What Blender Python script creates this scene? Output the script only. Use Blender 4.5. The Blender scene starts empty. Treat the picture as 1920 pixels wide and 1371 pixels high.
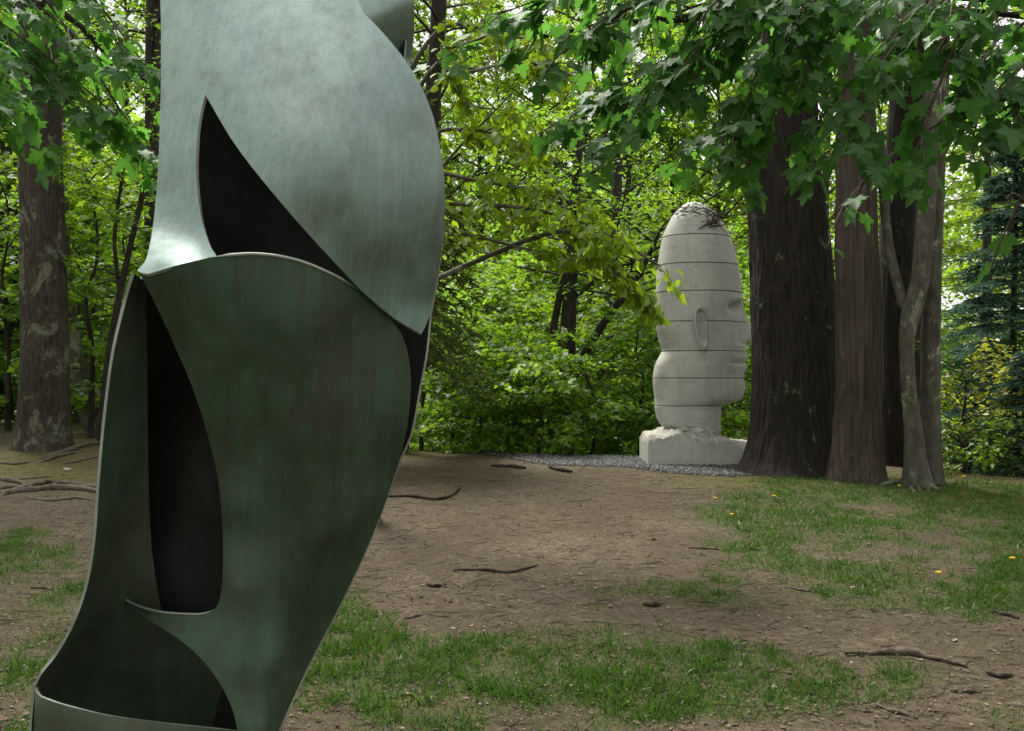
import bpy, bmesh, math, random
import numpy as np
from mathutils import Vector, Matrix, geometry

# ------------------------------------------------------------------ camera, world, sun, exposure
SC = bpy.context.scene
COL = SC.collection
EYE, F, CX, HZ = 1.6, 1600.0, 960.0, 700.0      # eye height (m), focal length (px), picture centre, horizon row
cam_d = bpy.data.cameras.new('camera')
cam = bpy.data.objects.new('camera', cam_d); COL.objects.link(cam)
cam.location = (0, 0, EYE); cam.rotation_euler = (math.radians(90), 0, 0)
cam_d.sensor_width = 36.0; cam_d.lens = 36.0 * F / 1920.0
cam_d.shift_y = (HZ - 685.5) / 1920.0
cam_d.clip_start = 0.05; cam_d.clip_end = 2000
SC.camera = cam

SUN_EL, SUN_AZ = 58.0, -30.0                     # elevation; azimuth from straight ahead, clockwise seen from above
world = bpy.data.worlds.new('World'); SC.world = world; world.use_nodes = True
wn = world.node_tree
sky = wn.nodes.new('ShaderNodeTexSky'); sky.sky_type = 'NISHITA'; sky.sun_disc = False
sky.sun_elevation = math.radians(SUN_EL); sky.sun_rotation = math.radians(SUN_AZ)
sky.air_density = 1.0; sky.dust_density = 2.5; sky.ozone_density = 1.0
_tc = wn.nodes.new('ShaderNodeTexCoord'); _cn = wn.nodes.new('ShaderNodeTexNoise'); _cn.inputs['Scale'].default_value = 2.2; _cn.inputs['Detail'].default_value = 6
wn.links.new(_tc.outputs['Generated'], _cn.inputs['Vector'])
_cr = wn.nodes.new('ShaderNodeValToRGB'); _cr.color_ramp.elements[0].position = .34; _cr.color_ramp.elements[1].position = .6
_cr.color_ramp.elements[0].color = (.45, .45, .45, 1); _cr.color_ramp.elements[1].color = (.95, .95, .95, 1)
wn.links.new(_cn.outputs['Fac'], _cr.inputs[0])
_mx = wn.nodes.new('ShaderNodeMixRGB'); _mx.inputs[2].default_value = (7.6, 7.3, 6.9, 1)      # bright thin cloud
wn.links.new(_cr.outputs[0], _mx.inputs[0]); wn.links.new(sky.outputs[0], _mx.inputs[1])
wn.links.new(_mx.outputs[0], wn.nodes['Background'].inputs[0])
wn.nodes['Background'].inputs[1].default_value = 0.105
sd = bpy.data.lights.new('sun', 'SUN'); sd.energy = 5.0; sd.angle = math.radians(20); sd.color = (1, 0.95, 0.86)
sun = bpy.data.objects.new('sun', sd); COL.objects.link(sun)
_e, _a = math.radians(SUN_EL), math.radians(SUN_AZ)
to_sun = Vector((math.sin(_a) * math.cos(_e), math.cos(_a) * math.cos(_e), math.sin(_e)))
sun.rotation_euler = to_sun.to_track_quat('Z', 'Y').to_euler()
SC.view_settings.view_transform = 'Standard'; SC.view_settings.look = 'None'
SC.view_settings.exposure = 0.95; SC.view_settings.gamma = 1.0
SC.render.engine = 'CYCLES'
SC.cycles.max_bounces = 9; SC.cycles.diffuse_bounces = 6; SC.cycles.transmission_bounces = 7
SC.cycles.glossy_bounces = 3; SC.cycles.sample_clamp_indirect = 6.0
SC.cycles.use_denoising = True

random.seed(5); RNG = np.random.default_rng(5)
def U(a, b): return random.uniform(a, b)
def at(px, py, d): return Vector(((px - CX) / F * d, d, EYE + (HZ - py) / F * d))

# ------------------------------------------------------------------ helpers
def tag(o, label=None, cat=None, group=None, kind=None):
    for k, v in (('label', label), ('category', cat), ('group', group), ('kind', kind)):
        if v: o[k] = v
    return o
def empty(name, loc, label, cat, group=None):
    o = bpy.data.objects.new(name, None); COL.objects.link(o); o.location = loc
    o.empty_display_size = 0.1
    return tag(o, label, cat, group)
def link(name, me, mats, parent=None, smooth=True):
    o = bpy.data.objects.new(name, me); COL.objects.link(o)
    for m in (mats if isinstance(mats, (list, tuple)) else [mats]):
        me.materials.append(m)
    if parent is not None:
        o.parent = parent
        me.transform(Matrix.Translation(-parent.location))
    if smooth and len(me.polygons):
        me.polygons.foreach_set('use_smooth', [True] * len(me.polygons))
    return o
def mesh_np(name, V, Fc, mat_idx=None, tone=None):
    """V (n,3); Fc (m,k) with one k for all faces."""
    V = np.asarray(V, np.float32); Fc = np.asarray(Fc, np.int32)
    me = bpy.data.meshes.new(name)
    m, k = Fc.shape
    me.vertices.add(len(V)); me.vertices.foreach_set('co', V.ravel())
    me.loops.add(m * k); me.loops.foreach_set('vertex_index', Fc.ravel())
    me.polygons.add(m); me.polygons.foreach_set('loop_start', np.arange(0, m * k, k, dtype=np.int32))
    me.polygons.foreach_set('loop_total', np.full(m, k, np.int32))
    if mat_idx is not None: me.polygons.foreach_set('material_index', np.asarray(mat_idx, np.int32))
    if tone is not None:
        a = me.attributes.new('tone', 'FLOAT', 'POINT'); a.data.foreach_set('value', np.asarray(tone, np.float32))
    me.update(calc_edges=True)
    return me
class Tubes:
    """collects tapered tubes into one mesh"""
    def __init__(s): s.V, s.F, s.n = [], [], 0
    def add(s, pts, rad, k=6, cap=True):
        P = np.asarray([tuple(p) for p in pts], float); R = np.asarray(rad, float)
        if R.ndim == 0: R = np.full(len(P), float(R))
        T = np.gradient(P, axis=0); T /= np.linalg.norm(T, axis=1)[:, None] + 1e-9
        ref = np.array((0.31, 0.87, 0.38)) if abs(T[0, 1]) < .8 else np.array((0.9, 0.1, 0.4))
        A = np.cross(T, ref); A /= np.linalg.norm(A, axis=1)[:, None] + 1e-9
        B = np.cross(T, A)
        th = np.linspace(0, 2 * np.pi, k, endpoint=False)
        ring = P[:, None, :] + R[:, None, None] * (np.cos(th)[None, :, None] * A[:, None, :] + np.sin(th)[None, :, None] * B[:, None, :])
        n = len(P); s.V.append(ring.reshape(-1, 3))
        i = np.arange(n - 1)[:, None]; j = np.arange(k)[None, :]; j2 = (j + 1) % k
        q = np.stack([i * k + j, i * k + j2, (i + 1) * k + j2, (i + 1) * k + j], -1).reshape(-1, 4) + s.n
        s.F.append(q)
        s.n += n * k
    def mesh(s, name):
        return mesh_np(name, np.concatenate(s.V), np.concatenate(s.F))
def spline(pts, n=12):
    """Catmull-Rom through pts (tuples of any dimension)"""
    P = [np.asarray(p, float) for p in pts]
    if len(P) == 2: return [P[0] + (P[1] - P[0]) * t for t in np.linspace(0, 1, n + 1)]
    P = [2 * P[0] - P[1]] + P + [2 * P[-1] - P[-2]]
    out = []
    for i in range(1, len(P) - 2):
        p0, p1, p2, p3 = P[i - 1:i + 3]
        for t in np.linspace(0, 1, n, endpoint=False):
            out.append(.5 * ((2 * p1) + (-p0 + p2) * t + (2 * p0 - 5 * p1 + 4 * p2 - p3) * t * t + (-p0 + 3 * p1 - 3 * p2 + p3) * t ** 3))
    out.append(P[-2]); return out
LATTICE = {}
def vnoise(u, v, nu, seed=0):
    """value noise, periodic in u (period nu cells)"""
    if (nu, seed) not in LATTICE: LATTICE[nu, seed] = np.random.default_rng(seed).random((nu, 512))
    L = LATTICE[nu, seed]
    iu = np.floor(u).astype(int); iv = np.floor(v).astype(int); fu = u - iu; fv = v - iv
    fu = fu * fu * (3 - 2 * fu); fv = fv * fv * (3 - 2 * fv)
    g = lambda a, b: L[a % nu, b % 512]
    return (g(iu, iv) * (1 - fu) + g(iu + 1, iv) * fu) * (1 - fv) + (g(iu, iv + 1) * (1 - fu) + g(iu + 1, iv + 1) * fu) * fv
def fbm2(x, y, seed=0, oct=4):
    s = 0; a = .5; f = 1
    for o in range(oct):
        s = s + a * vnoise(x * f + 100, y * f + 100, 509, seed + o); a *= .5; f *= 2.03
    return s / (1 - .5 ** oct)
def sstep(a, b, x):
    t = np.clip((x - a) / (b - a), 0, 1); return t * t * (3 - 2 * t)

# ------------------------------------------------------------------ materials
def new_mat(name):
    m = bpy.data.materials.new(name); m.use_nodes = True
    return m, m.node_tree, m.node_tree.nodes['Principled BSDF'], m.node_tree.nodes['Material Output']
def N(nt, typ, **kw):
    n = nt.nodes.new(typ)
    for k, v in kw.items(): setattr(n, k, v)
    return n
def noise(nt, vec, scale, detail=5, rough=.6, dist=0):
    n = N(nt, 'ShaderNodeTexNoise'); n.inputs['Scale'].default_value = scale; n.inputs['Detail'].default_value = detail
    n.inputs['Roughness'].default_value = rough; n.inputs['Distortion'].default_value = dist
    if vec is not None: nt.links.new(vec, n.inputs['Vector'])
    return n.outputs['Fac']
def mapping(nt, vec, scale):
    n = N(nt, 'ShaderNodeMapping'); n.inputs['Scale'].default_value = scale; nt.links.new(vec, n.inputs['Vector']); return n.outputs[0]
def ramp(nt, fac, stops):
    n = N(nt, 'ShaderNodeValToRGB'); e = n.color_ramp.elements
    while len(e) < len(stops): e.new(.5)
    for i, (p, c) in enumerate(stops):
        e[i].position = p; e[i].color = (c, c, c, 1) if not isinstance(c, (tuple, list)) else (*c[:3], 1)
    nt.links.new(fac, n.inputs[0]); return n.outputs[0]
def mix(nt, fac, a, b, mode='MIX'):
    n = N(nt, 'ShaderNodeMixRGB', blend_type=mode)
    for i, v in ((0, fac), (1, a), (2, b)):
        if isinstance(v, (int, float)): n.inputs[i].default_value = v if i == 0 else (v, v, v, 1)
        elif isinstance(v, (tuple, list)): n.inputs[i].default_value = (*v[:3], 1)
        else: nt.links.new(v, n.inputs[i])
    return n.outputs[0]
def bump(nt, h, strength, dist, bsdf):
    n = N(nt, 'ShaderNodeBump'); n.inputs['Strength'].default_value = strength; n.inputs['Distance'].default_value = dist
    nt.links.new(h, n.inputs['Height']); nt.links.new(n.outputs[0], bsdf.inputs['Normal']); return n
def coords(nt, kind='Object'):
    return N(nt, 'ShaderNodeTexCoord').outputs[kind]

def leaf_mat(name, dark, light, trans, gloss=.25, mixt=.5):
    m, nt, p, out = new_mat(name); nt.nodes.remove(p)
    at_ = N(nt, 'ShaderNodeAttribute', attribute_name='tone'); oi = N(nt, 'ShaderNodeObjectInfo')
    fac = N(nt, 'ShaderNodeMath', operation='MULTIPLY_ADD'); nt.links.new(oi.outputs['Random'], fac.inputs[0])
    fac.inputs[1].default_value = .35; nt.links.new(at_.outputs['Fac'], fac.inputs[2])
    col = mix(nt, fac.outputs[0], dark, light)
    tc = mix(nt, fac.outputs[0], tuple(x * .55 for x in trans), trans)
    d = N(nt, 'ShaderNodeBsdfDiffuse'); t = N(nt, 'ShaderNodeBsdfTranslucent'); g = N(nt, 'ShaderNodeBsdfGlossy')
    nt.links.new(col, d.inputs[0]); nt.links.new(tc, t.inputs[0]); g.inputs['Roughness'].default_value = .5
    g.inputs[0].default_value = (.75, .8, .75, 1)
    m1 = N(nt, 'ShaderNodeMixShader'); m1.inputs[0].default_value = mixt
    nt.links.new(d.outputs[0], m1.inputs[1]); nt.links.new(t.outputs[0], m1.inputs[2])
    fr = N(nt, 'ShaderNodeFresnel'); fr.inputs[0].default_value = 1.4
    fm = N(nt, 'ShaderNodeMath', operation='MULTIPLY'); nt.links.new(fr.outputs[0], fm.inputs[0]); fm.inputs[1].default_value = gloss * .8
    m2 = N(nt, 'ShaderNodeMixShader'); nt.links.new(fm.outputs[0], m2.inputs[0])
    nt.links.new(m1.outputs[0], m2.inputs[1]); nt.links.new(g.outputs[0], m2.inputs[2])
    nt.links.new(m2.outputs[0], out.inputs[0]); return m
M = {}
M['maple_leaf'] = leaf_mat('maple_leaf', (.026, .09, .022), (.06, .155, .035), (.12, .34, .04), .05, .5)
M['beech_leaf'] = leaf_mat('beech_leaf', (.075, .155, .012), (.15, .24, .018), (.32, .48, .02), .07, .55)
M['green_leaf'] = leaf_mat('green_leaf', (.045, .12, .014), (.11, .195, .02), (.24, .46, .025), .05, .54)
M['bright_leaf'] = leaf_mat('bright_leaf', (.07, .16, .012), (.15, .25, .02), (.3, .52, .025), .07, .58)
M['deep_leaf'] = leaf_mat('deep_leaf', (.032, .1, .018), (.07, .16, .026), (.13, .36, .03), .06, .52)
M['yellow_leaf'] = leaf_mat('yellow_leaf', (.15, .19, .018), (.27, .28, .028), (.42, .46, .03), .08, .55)
M['spruce_needle'] = leaf_mat('spruce_needle', (.03, .075, .054), (.085, .165, .118), (.05, .12, .06), .1, .3)
M['hemlock_needle'] = leaf_mat('hemlock_needle', (.04, .068, .016), (.1, .135, .034), (.11, .17, .025), .06, .35)
M['pine_needle'] = leaf_mat('pine_needle', (.04, .06, .014), (.11, .13, .03), (.16, .19, .03), .06, .4)
M['grass'] = leaf_mat('grass', (.028, .085, .016), (.08, .15, .026), (.08, .18, .02), .06, .4)

M['weed'] = leaf_mat('weed', (.022, .075, .016), (.06, .13, .024), (.06, .15, .02), 0, .35)
def bark_mat(name, dark, light, sx, sz, lichen=None, lich_amt=.5, moss=None, bstr=.6, tint=None):
    m, nt, p, out = new_mat(name); c = coords(nt)
    v = mapping(nt, c, (sx, sx, sz)); a = noise(nt, v, 1, 8, .65)
    col = ramp(nt, a, [(.34, dark), (.68, light)])
    big = noise(nt, c, 1.3, 3); col = mix(nt, ramp(nt, big, [(.35, .35), (.65, 0)]), col, tuple(x * .55 for x in dark))
    if tint: col = mix(nt, ramp(nt, noise(nt, c, .8, 4), [(.4, 0), (.65, .6)]), col, tint)
    if lichen:
        l = noise(nt, mapping(nt, c, (1, 1, .7)), 2.6, 9, .74, .5)
        col = mix(nt, ramp(nt, l, [(.62 - lich_amt * .2, 0), (.68 - lich_amt * .2, .85)]), col, lichen)
    if moss: col = mix(nt, ramp(nt, noise(nt, c, 2.2, 5), [(.5, 0), (.7, .6)]), col, moss)
    nt.links.new(col, p.inputs['Base Color']); p.inputs['Roughness'].default_value = .9; p.inputs['Specular IOR Level'].default_value = .2
    bump(nt, a, bstr, .02, p); return m
M['oak_bark'] = bark_mat('oak_bark', (.0095, .008, .006), (.04, .034, .027), 22, 3.2, (.15, .17, .12), .1)
M['cedar_bark'] = bark_mat('cedar_bark', (.026, .021, .016), (.1, .081, .064), 34, 1.1, None, 0, (.05, .045, .03), .8)
M['grey_bark'] = bark_mat('grey_bark', (.042, .039, .03), (.13, .122, .094), 12, 5, (.25, .26, .2), .4, (.07, .08, .035))
M['lichen_bark'] = bark_mat('lichen_bark', (.022, .019, .015), (.082, .07, .056), 26, 5, (.14, .15, .105), .45)
M['dark_bark'] = bark_mat('dark_bark', (.02, .017, .014), (.062, .053, .043), 16, 4, (.14, .16, .11), .12)
M['twig_bark'] = bark_mat('twig_bark', (.045, .034, .025), (.13, .1, .075), 20, 8)
M['root_bark'] = bark_mat('root_bark', (.06, .05, .036), (.18, .15, .115), 16, 16)
M['stick'] = bark_mat('stick', (.05, .037, .027), (.17, .13, .095), 30, 30)
M['dark_stick'] = bark_mat('dark_stick', (.02, .014, .01), (.07, .05, .035), 30, 30)

def N_map(nt, v, a, b):
    n = N(nt, 'ShaderNodeMapRange'); n.inputs[1].default_value = a; n.inputs[2].default_value = b; nt.links.new(v, n.inputs[0]); return n.outputs[0]
def bronze(name, brown, green, pale, pale_amt, rough=.42, metal=.55, lit_fade=0):
    m, nt, p, out = new_mat(name); c = coords(nt)
    a = noise(nt, c, 3.0, 7, .6, .4); st = noise(nt, mapping(nt, c, (7, 7, .9)), 1.6, 6, .6, .3)
    f = noise(nt, mapping(nt, c, (1, 1, .5)), 38, 5, .65); mid = noise(nt, c, 9, 6, .65)
    col = ramp(nt, a, [(.36, brown), (.62, green)])
    col = mix(nt, ramp(nt, st, [(.42, 0), (.7, .7 if not lit_fade else .35)]), col, tuple(x * 1.6 for x in green))
    st2 = noise(nt, mapping(nt, c, (16, 16, 1.1)), 1.6, 5, .65, .4); col = mix(nt, ramp(nt, st2, [(.5, 0), (.66, .5 if not lit_fade else .2)]), col, brown)
    pa = N(nt, 'ShaderNodeMath', operation='MULTIPLY_ADD'); nt.links.new(mid, pa.inputs[0]); pa.inputs[1].default_value = .8
    pa.inputs[2].default_value = pale_amt - .4; pa.use_clamp = True
    amt = pa.outputs[0]
    if lit_fade:  # paints sky-lit upper left and shaded lower right into the patina colour
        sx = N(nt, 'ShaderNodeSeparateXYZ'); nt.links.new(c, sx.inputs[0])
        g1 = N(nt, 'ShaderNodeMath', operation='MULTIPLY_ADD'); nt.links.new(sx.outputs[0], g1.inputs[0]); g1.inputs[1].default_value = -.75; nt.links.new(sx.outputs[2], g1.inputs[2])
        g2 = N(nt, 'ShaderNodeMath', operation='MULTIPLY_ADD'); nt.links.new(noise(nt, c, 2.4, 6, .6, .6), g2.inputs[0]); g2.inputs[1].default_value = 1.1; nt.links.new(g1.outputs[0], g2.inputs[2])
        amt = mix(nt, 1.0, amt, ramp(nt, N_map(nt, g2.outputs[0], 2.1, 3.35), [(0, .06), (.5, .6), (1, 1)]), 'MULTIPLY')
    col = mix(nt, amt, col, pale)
    col = mix(nt, ramp(nt, f, [(.35, .16), (.7, 0)]), col, tuple(x * .5 for x in brown))
    dr = noise(nt, mapping(nt, c, (45, 45, .5)), 1, 7, .7, .2); col = mix(nt, ramp(nt, dr, [(.52, 0), (.7, .1)]), col, tuple(min(1, x * 1.25) for x in pale)); col = mix(nt, ramp(nt, dr, [(.34, .22), (.46, 0)]), col, tuple(x * .6 for x in brown))
    gr = noise(nt, c, 170, 5, .8); col = mix(nt, ramp(nt, gr, [(.4, .22), (.56, 0)]), col, tuple(x * .6 for x in brown))
    sp = noise(nt, c, 210, 2, .5); col = mix(nt, ramp(nt, sp, [(.74, 0), (.84, .12)]), col, tuple(min(1, x * 1.6) for x in pale))
    nt.links.new(col, p.inputs['Base Color']); p.inputs['Metallic'].default_value = metal
    r = ramp(nt, mid, [(.3, rough - .08), (.7, rough + .14)]); nt.links.new(r, p.inputs['Roughness'])
    h = mix(nt, .35, mid, f); bump(nt, h, .08, .006, p); return m
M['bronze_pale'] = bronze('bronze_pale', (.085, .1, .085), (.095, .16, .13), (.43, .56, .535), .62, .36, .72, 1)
M['bronze_dark'] = bronze('bronze_dark', (.042, .039, .026), (.027, .066, .038), (.085, .135, .1), .13, .42, .6)
M['bronze_brown'] = bronze('bronze_brown', (.068, .058, .038), (.045, .085, .055), (.11, .15, .115), .12, .45, .4)
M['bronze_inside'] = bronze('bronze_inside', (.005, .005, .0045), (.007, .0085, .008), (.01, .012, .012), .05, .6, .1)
M['bronze_edge'] = bronze('bronze_edge', (.2, .2, .17), (.22, .27, .24), (.42, .47, .44), .5, .35, .5)

def marble():
    m, nt, p, out = new_mat('marble'); c = coords(nt)
    a = noise(nt, c, 1.4, 6, .6, .6); s = noise(nt, mapping(nt, c, (1, 1, 14)), 2.6, 6, .75)
    col = ramp(nt, a, [(.35, (.4, .41, .38)), (.65, (.52, .53, .495))])
    col = mix(nt, ramp(nt, s, [(.5, 0), (.75, .35)]), col, (.3, .305, .265))
    col = mix(nt, ramp(nt, noise(nt, mapping(nt, c, (1.6, 1.6, .7)), 1.1, 4), [(.52, 0), (.72, .45)]), col, (.4, .37, .28))
    col = mix(nt, ramp(nt, noise(nt, mapping(nt, c, (5, 5, .7)), 1.2, 6, .7, .5), [(.5, 0), (.7, .5)]), col, (.2, .205, .165))
    oi = N(nt, 'ShaderNodeObjectInfo'); col = mix(nt, ramp(nt, oi.outputs['Random'], [(0, 0), (1, .22)]), col, (.3, .31, .27))
    vein = noise(nt, mapping(nt, c, (1, 1, 2.5)), 1.1, 5, .6, 1.5); col = mix(nt, ramp(nt, vein, [(.485, 0), (.5, .45), (.515, 0)]), col, (.2, .19, .15))
    nt.links.new(col, p.inputs['Base Color']); p.inputs['Roughness'].default_value = .62
    p.inputs['Subsurface Weight'].default_value = .15; p.inputs['Subsurface Radius'].default_value = (.03, .03, .025)
    bump(nt, noise(nt, c, 14, 6), .12, .01, p); return m
M['marble'] = marble()
def rough_marble():
    m, nt, p, out = new_mat('rough_marble'); c = coords(nt)
    a = noise(nt, c, 6, 7, .7)
    nt.links.new(ramp(nt, a, [(.3, (.22, .21, .175)), (.6, (.43, .42, .37)), (.75, (.55, .54, .49))]), p.inputs['Base Color'])
    p.inputs['Roughness'].default_value = .85; bump(nt, a, .6, .03, p); return m
M['rough_marble'] = rough_marble()

def simple(name, c, rough=.8, var=.3, scale=30):
    m, nt, p, out = new_mat(name); f = noise(nt, coords(nt), scale, 4)
    nt.links.new(mix(nt, f, tuple(x * (1 - var) for x in c), tuple(min(1, x * (1 + var)) for x in c)), p.inputs['Base Color'])
    p.inputs['Roughness'].default_value = rough; return m
M['petal'] = simple('petal', (.75, .5, .02)); M['flower_stem'] = simple('flower_stem', (.12, .2, .05))
M['stone'] = simple('stone', (.33, .32, .29), .9, .35, 12)
def toned(name, stops, rough=.9):
    m, nt, p, out = new_mat(name); a = N(nt, 'ShaderNodeAttribute', attribute_name='tone')
    nt.links.new(ramp(nt, a.outputs['Fac'], stops), p.inputs['Base Color']); p.inputs['Roughness'].default_value = rough; return m
M['litter'] = toned('litter', [(0, (.035, .025, .016)), (.5, (.1, .07, .044)), (.9, (.165, .12, .077)), (1, (.28, .22, .15))])
M['gravel'] = toned('gravel', [(0, (.025, .026, .027)), (.7, (.075, .077, .077)), (1, (.17, .17, .167))])

def ground_mat():
    m, nt, p, out = new_mat('ground_soil'); c = coords(nt)
    g = N(nt, 'ShaderNodeAttribute', attribute_name='grass').outputs['Fac']
    ms = N(nt, 'ShaderNodeAttribute', attribute_name='moss').outputs['Fac']
    gv = N(nt, 'ShaderNodeAttribute', attribute_name='gravelly').outputs['Fac']
    a = noise(nt, c, 1.1, 6, .62); f = noise(nt, c, 26, 6, .7); ff = noise(nt, c, 110, 4, .7)
    dirt = ramp(nt, a, [(.3, (.098, .078, .05)), (.52, (.158, .127, .084)), (.75, (.225, .187, .13))])
    dirt = mix(nt, ramp(nt, f, [(.38, .8), (.6, 0)]), dirt, (.05, .037, .025)); dirt = mix(nt, ramp(nt, noise(nt, mapping(nt, c, (1, 1.6, 1)), 9, 7, .75, .5), [(.45, .6), (.6, 0)]), dirt, (.066, .05, .034))
    dirt = mix(nt, ramp(nt, ff, [(.56, 0), (.7, .4)]), dirt, (.26, .2, .135))
    dirt = mix(nt, ramp(nt, noise(nt, mapping(nt, c, (1, 2.2, 1)), 2.6, 7, .7, .8), [(.48, 0), (.66, .6)]), dirt, (.062, .046, .028))
    turf = ramp(nt, f, [(.3, (.04, .052, .018)), (.6, (.075, .1, .032)), (.8, (.13, .14, .055))])
    turf = mix(nt, ramp(nt, noise(nt, c, 3.3, 5), [(.45, 0), (.7, .7)]), turf, (.12, .09, .055))
    gm = N(nt, 'ShaderNodeMath', operation='MULTIPLY_ADD'); nt.links.new(f, gm.inputs[0]); gm.inputs[1].default_value = .9; gm.inputs[2].default_value = -.45
    ga = N(nt, 'ShaderNodeMath', operation='ADD'); nt.links.new(gm.outputs[0], ga.inputs[0]); nt.links.new(g, ga.inputs[1])
    col = mix(nt, ramp(nt, ga.outputs[0], [(.3, 0), (.75, .85)]), dirt, turf)
    col = mix(nt, ms, col, mix(nt, f, (.05, .048, .016), (.16, .14, .045)))
    col = mix(nt, gv, col, mix(nt, ff, (.03, .03, .03), (.08, .08, .078)))
    nt.links.new(col, p.inputs['Base Color']); p.inputs['Roughness'].default_value = .95; p.inputs['Specular IOR Level'].default_value = .15
    h = mix(nt, .4, f, ff); bump(nt, h, 1.0, .035, p); return m
M['ground'] = ground_mat()

# ------------------------------------------------------------------ ground
YC_X = [-60, -12, -7, -2.2, 0, 2, 3.5, 4.9, 6.2, 9, 60]
YC_Y = [22, 20, 18, 14.6, 13.9, 13.5, 13.6, 12.6, 10.9, 9.5, 9]
def terrain(x, y):
    x = np.asarray(x, float); y = np.asarray(y, float)
    z = np.where(y < 3.8, .015 * (y - 3.8), .043 * (y - 3.8))
    z = np.minimum(z, .30 - .03 * np.exp(-np.maximum(0, .30 - z) * 10))
    z = z + np.interp(x, [-12, -5, -3, 60], [.25, .1, 0, 0]) * sstep(9, 16, y)
    yc = np.interp(x, YC_X, YC_Y); t = np.maximum(0, y - yc)
    drop = np.where(t < 1, .2 * t * t, .4 * t - .2); z = z - np.minimum(drop, 3.0)
    near = sstep(40, 16, y)
    z = z + near * (.05 * (fbm2(x * .5, y * .5, 3, 3) - .5) + .025 * (fbm2(x * 2.2, y * 2.2, 9, 3) - .5))
    return z
def gz(x, y): return float(terrain(np.array([x]), np.array([y]))[0])
def on_ground(px, py):
    """where the sight line through a picture point meets the terrain"""
    d = np.linspace(2.2, 30, 1400); x = (px - CX) / F * d; z = EYE + (HZ - py) / F * d
    below = np.nonzero(z < terrain(x, d))[0]; i = below[0] if len(below) else -1
    return Vector((float(x[i]), float(d[i]), gz(float(x[i]), float(d[i]))))
GRASS = [  # patches of turf (px, py, rx, ry, weight)
    (640, 1215, 120, 75, 1.0), (840, 1255, 260, 60, .75), (880, 1330, 330, 60, .8), (1180, 1300, 230, 55, .7), (1430, 1310, 170, 45, .55),
    (1320, 1235, 150, 30, .6), (700, 1350, 150, 50, .55), (1640, 1290, 90, 40, .5), (1480, 1060, 60, 40, .5), (1780, 1080, 380, 65, 1.3), (1640, 1010, 270, 65, 1.1), (1820, 1010, 300, 80, 1.2),
    (1500, 960, 190, 45, .95), (1750, 1150, 120, 30, .7), (1430, 1120, 150, 24, .4), (1050, 1098, 140, 18, .4), (1230, 1105, 120, 16, .5), (60, 1080, 200, 70, .7), (60, 1180, 220, 60, .75), (30, 1280, 240, 60, .6), (110, 1010, 120, 30, .4),
    (1850, 960, 220, 55, 1.0), (1600, 915, 220, 26, .7), (1330, 1270, 420, 40, .45), (1750, 1250, 200, 20, .3), (1920, 1340, 80, 50, .5), (1100, 1210, 200, 40, .35), (100, 1340, 200, 60, .5), (640, 1120, 50, 20, .5), (330, 1200, 200, 90, .7)]
MOSS = [(90, 875, 170, 28, .9), (1500, 900, 260, 22, .55), (780, 850, 70, 9, .8), (1820, 920, 160, 26, .5), (190, 830, 60, 20, .7)]
def blob(x, y, L):
    x = np.asarray(x, float); y = np.maximum(np.asarray(y, float), .5); z = terrain(x, y)
    px = CX + x / y * F; py = HZ + (EYE - z) / y * F; m = np.zeros_like(x)
    for (a, b, rx, ry, w) in L:
        m = np.maximum(m, w * np.clip(1.35 - ((px - a) / rx) ** 2 * .8 - ((py - b) / ry) ** 2 * .8, 0, 1))
    return m
def grass_mask(x, y):
    n = fbm2(x * 1.6, y * 1.6, 21, 4); n2 = fbm2(x * 5, y * 5, 31, 3)
    b = blob(x, y, GRASS)
    off = ((np.abs(x) > .62 * y) | (y < 3.3)) & (y < 13)
    b = np.where(off, np.maximum(b, .55 * sstep(.4, .6, n)), b)
    thin = .09 * sstep(.42, .6, fbm2(x * 2.6, y * 2.6, 27, 4))
    return np.clip(np.maximum(b * (.3 + 1.35 * sstep(.3, .62, n)) * (.35 + 1.3 * n2), thin), 0, 1)
def gravel_mask(x, y):
    return sstep(11.1, 11.7, y + .25 * np.sin(x * 3) + np.interp(x, [-1, 0, 1, 2, 3, 5], [-3.4, -1.9, -.9, -.3, .2, .4])) * sstep(-.8, .6, x) * sstep(4.4, 3.6, x)
def build_ground():
    ys = np.concatenate([np.linspace(-40, 0, 16, endpoint=False), np.linspace(0, 2.5, 12, endpoint=False), np.linspace(2.5, 7, 110, endpoint=False), np.linspace(7, 15, 110, endpoint=False),
                         np.linspace(15, 24, 40, endpoint=False), np.linspace(24, 60, 24, endpoint=False), np.geomspace(60, 900, 16)])
    xs = np.concatenate([-np.geomspace(900, 11, 26), np.linspace(-10, -5.2, 40), np.linspace(-5, 7, 260), np.linspace(7.3, 11, 24), np.geomspace(12, 900, 26)])
    X, Y = np.meshgrid(xs, ys); Z = terrain(X.ravel(), Y.ravel())
    nx, ny = len(xs), len(ys)
    V = np.stack([X.ravel(), Y.ravel(), Z], 1)
    i = np.arange(ny - 1)[:, None]; j = np.arange(nx - 1)[None, :]
    Fq = np.stack([i * nx + j, i * nx + j + 1, (i + 1) * nx + j + 1, (i + 1) * nx + j], -1).reshape(-1, 4)
    me = mesh_np('ground', V, Fq)
    x, y = X.ravel(), Y.ravel(); g = grass_mask(x, y); far = sstep(14, 18, y) * .8
    for nm, val in (('grass', np.maximum(g, far)), ('moss', np.clip(blob(x, y, MOSS) * (.5 + fbm2(x * 3, y * 3, 41)), 0, .75)), ('gravelly', gravel_mask(x, y) * .8)):
        a = me.attributes.new(nm, 'FLOAT', 'POINT'); a.data.foreach_set('value', val.astype(np.float32))
    tag(link('ground', me, M['ground']), kind='structure')
build_ground()

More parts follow.
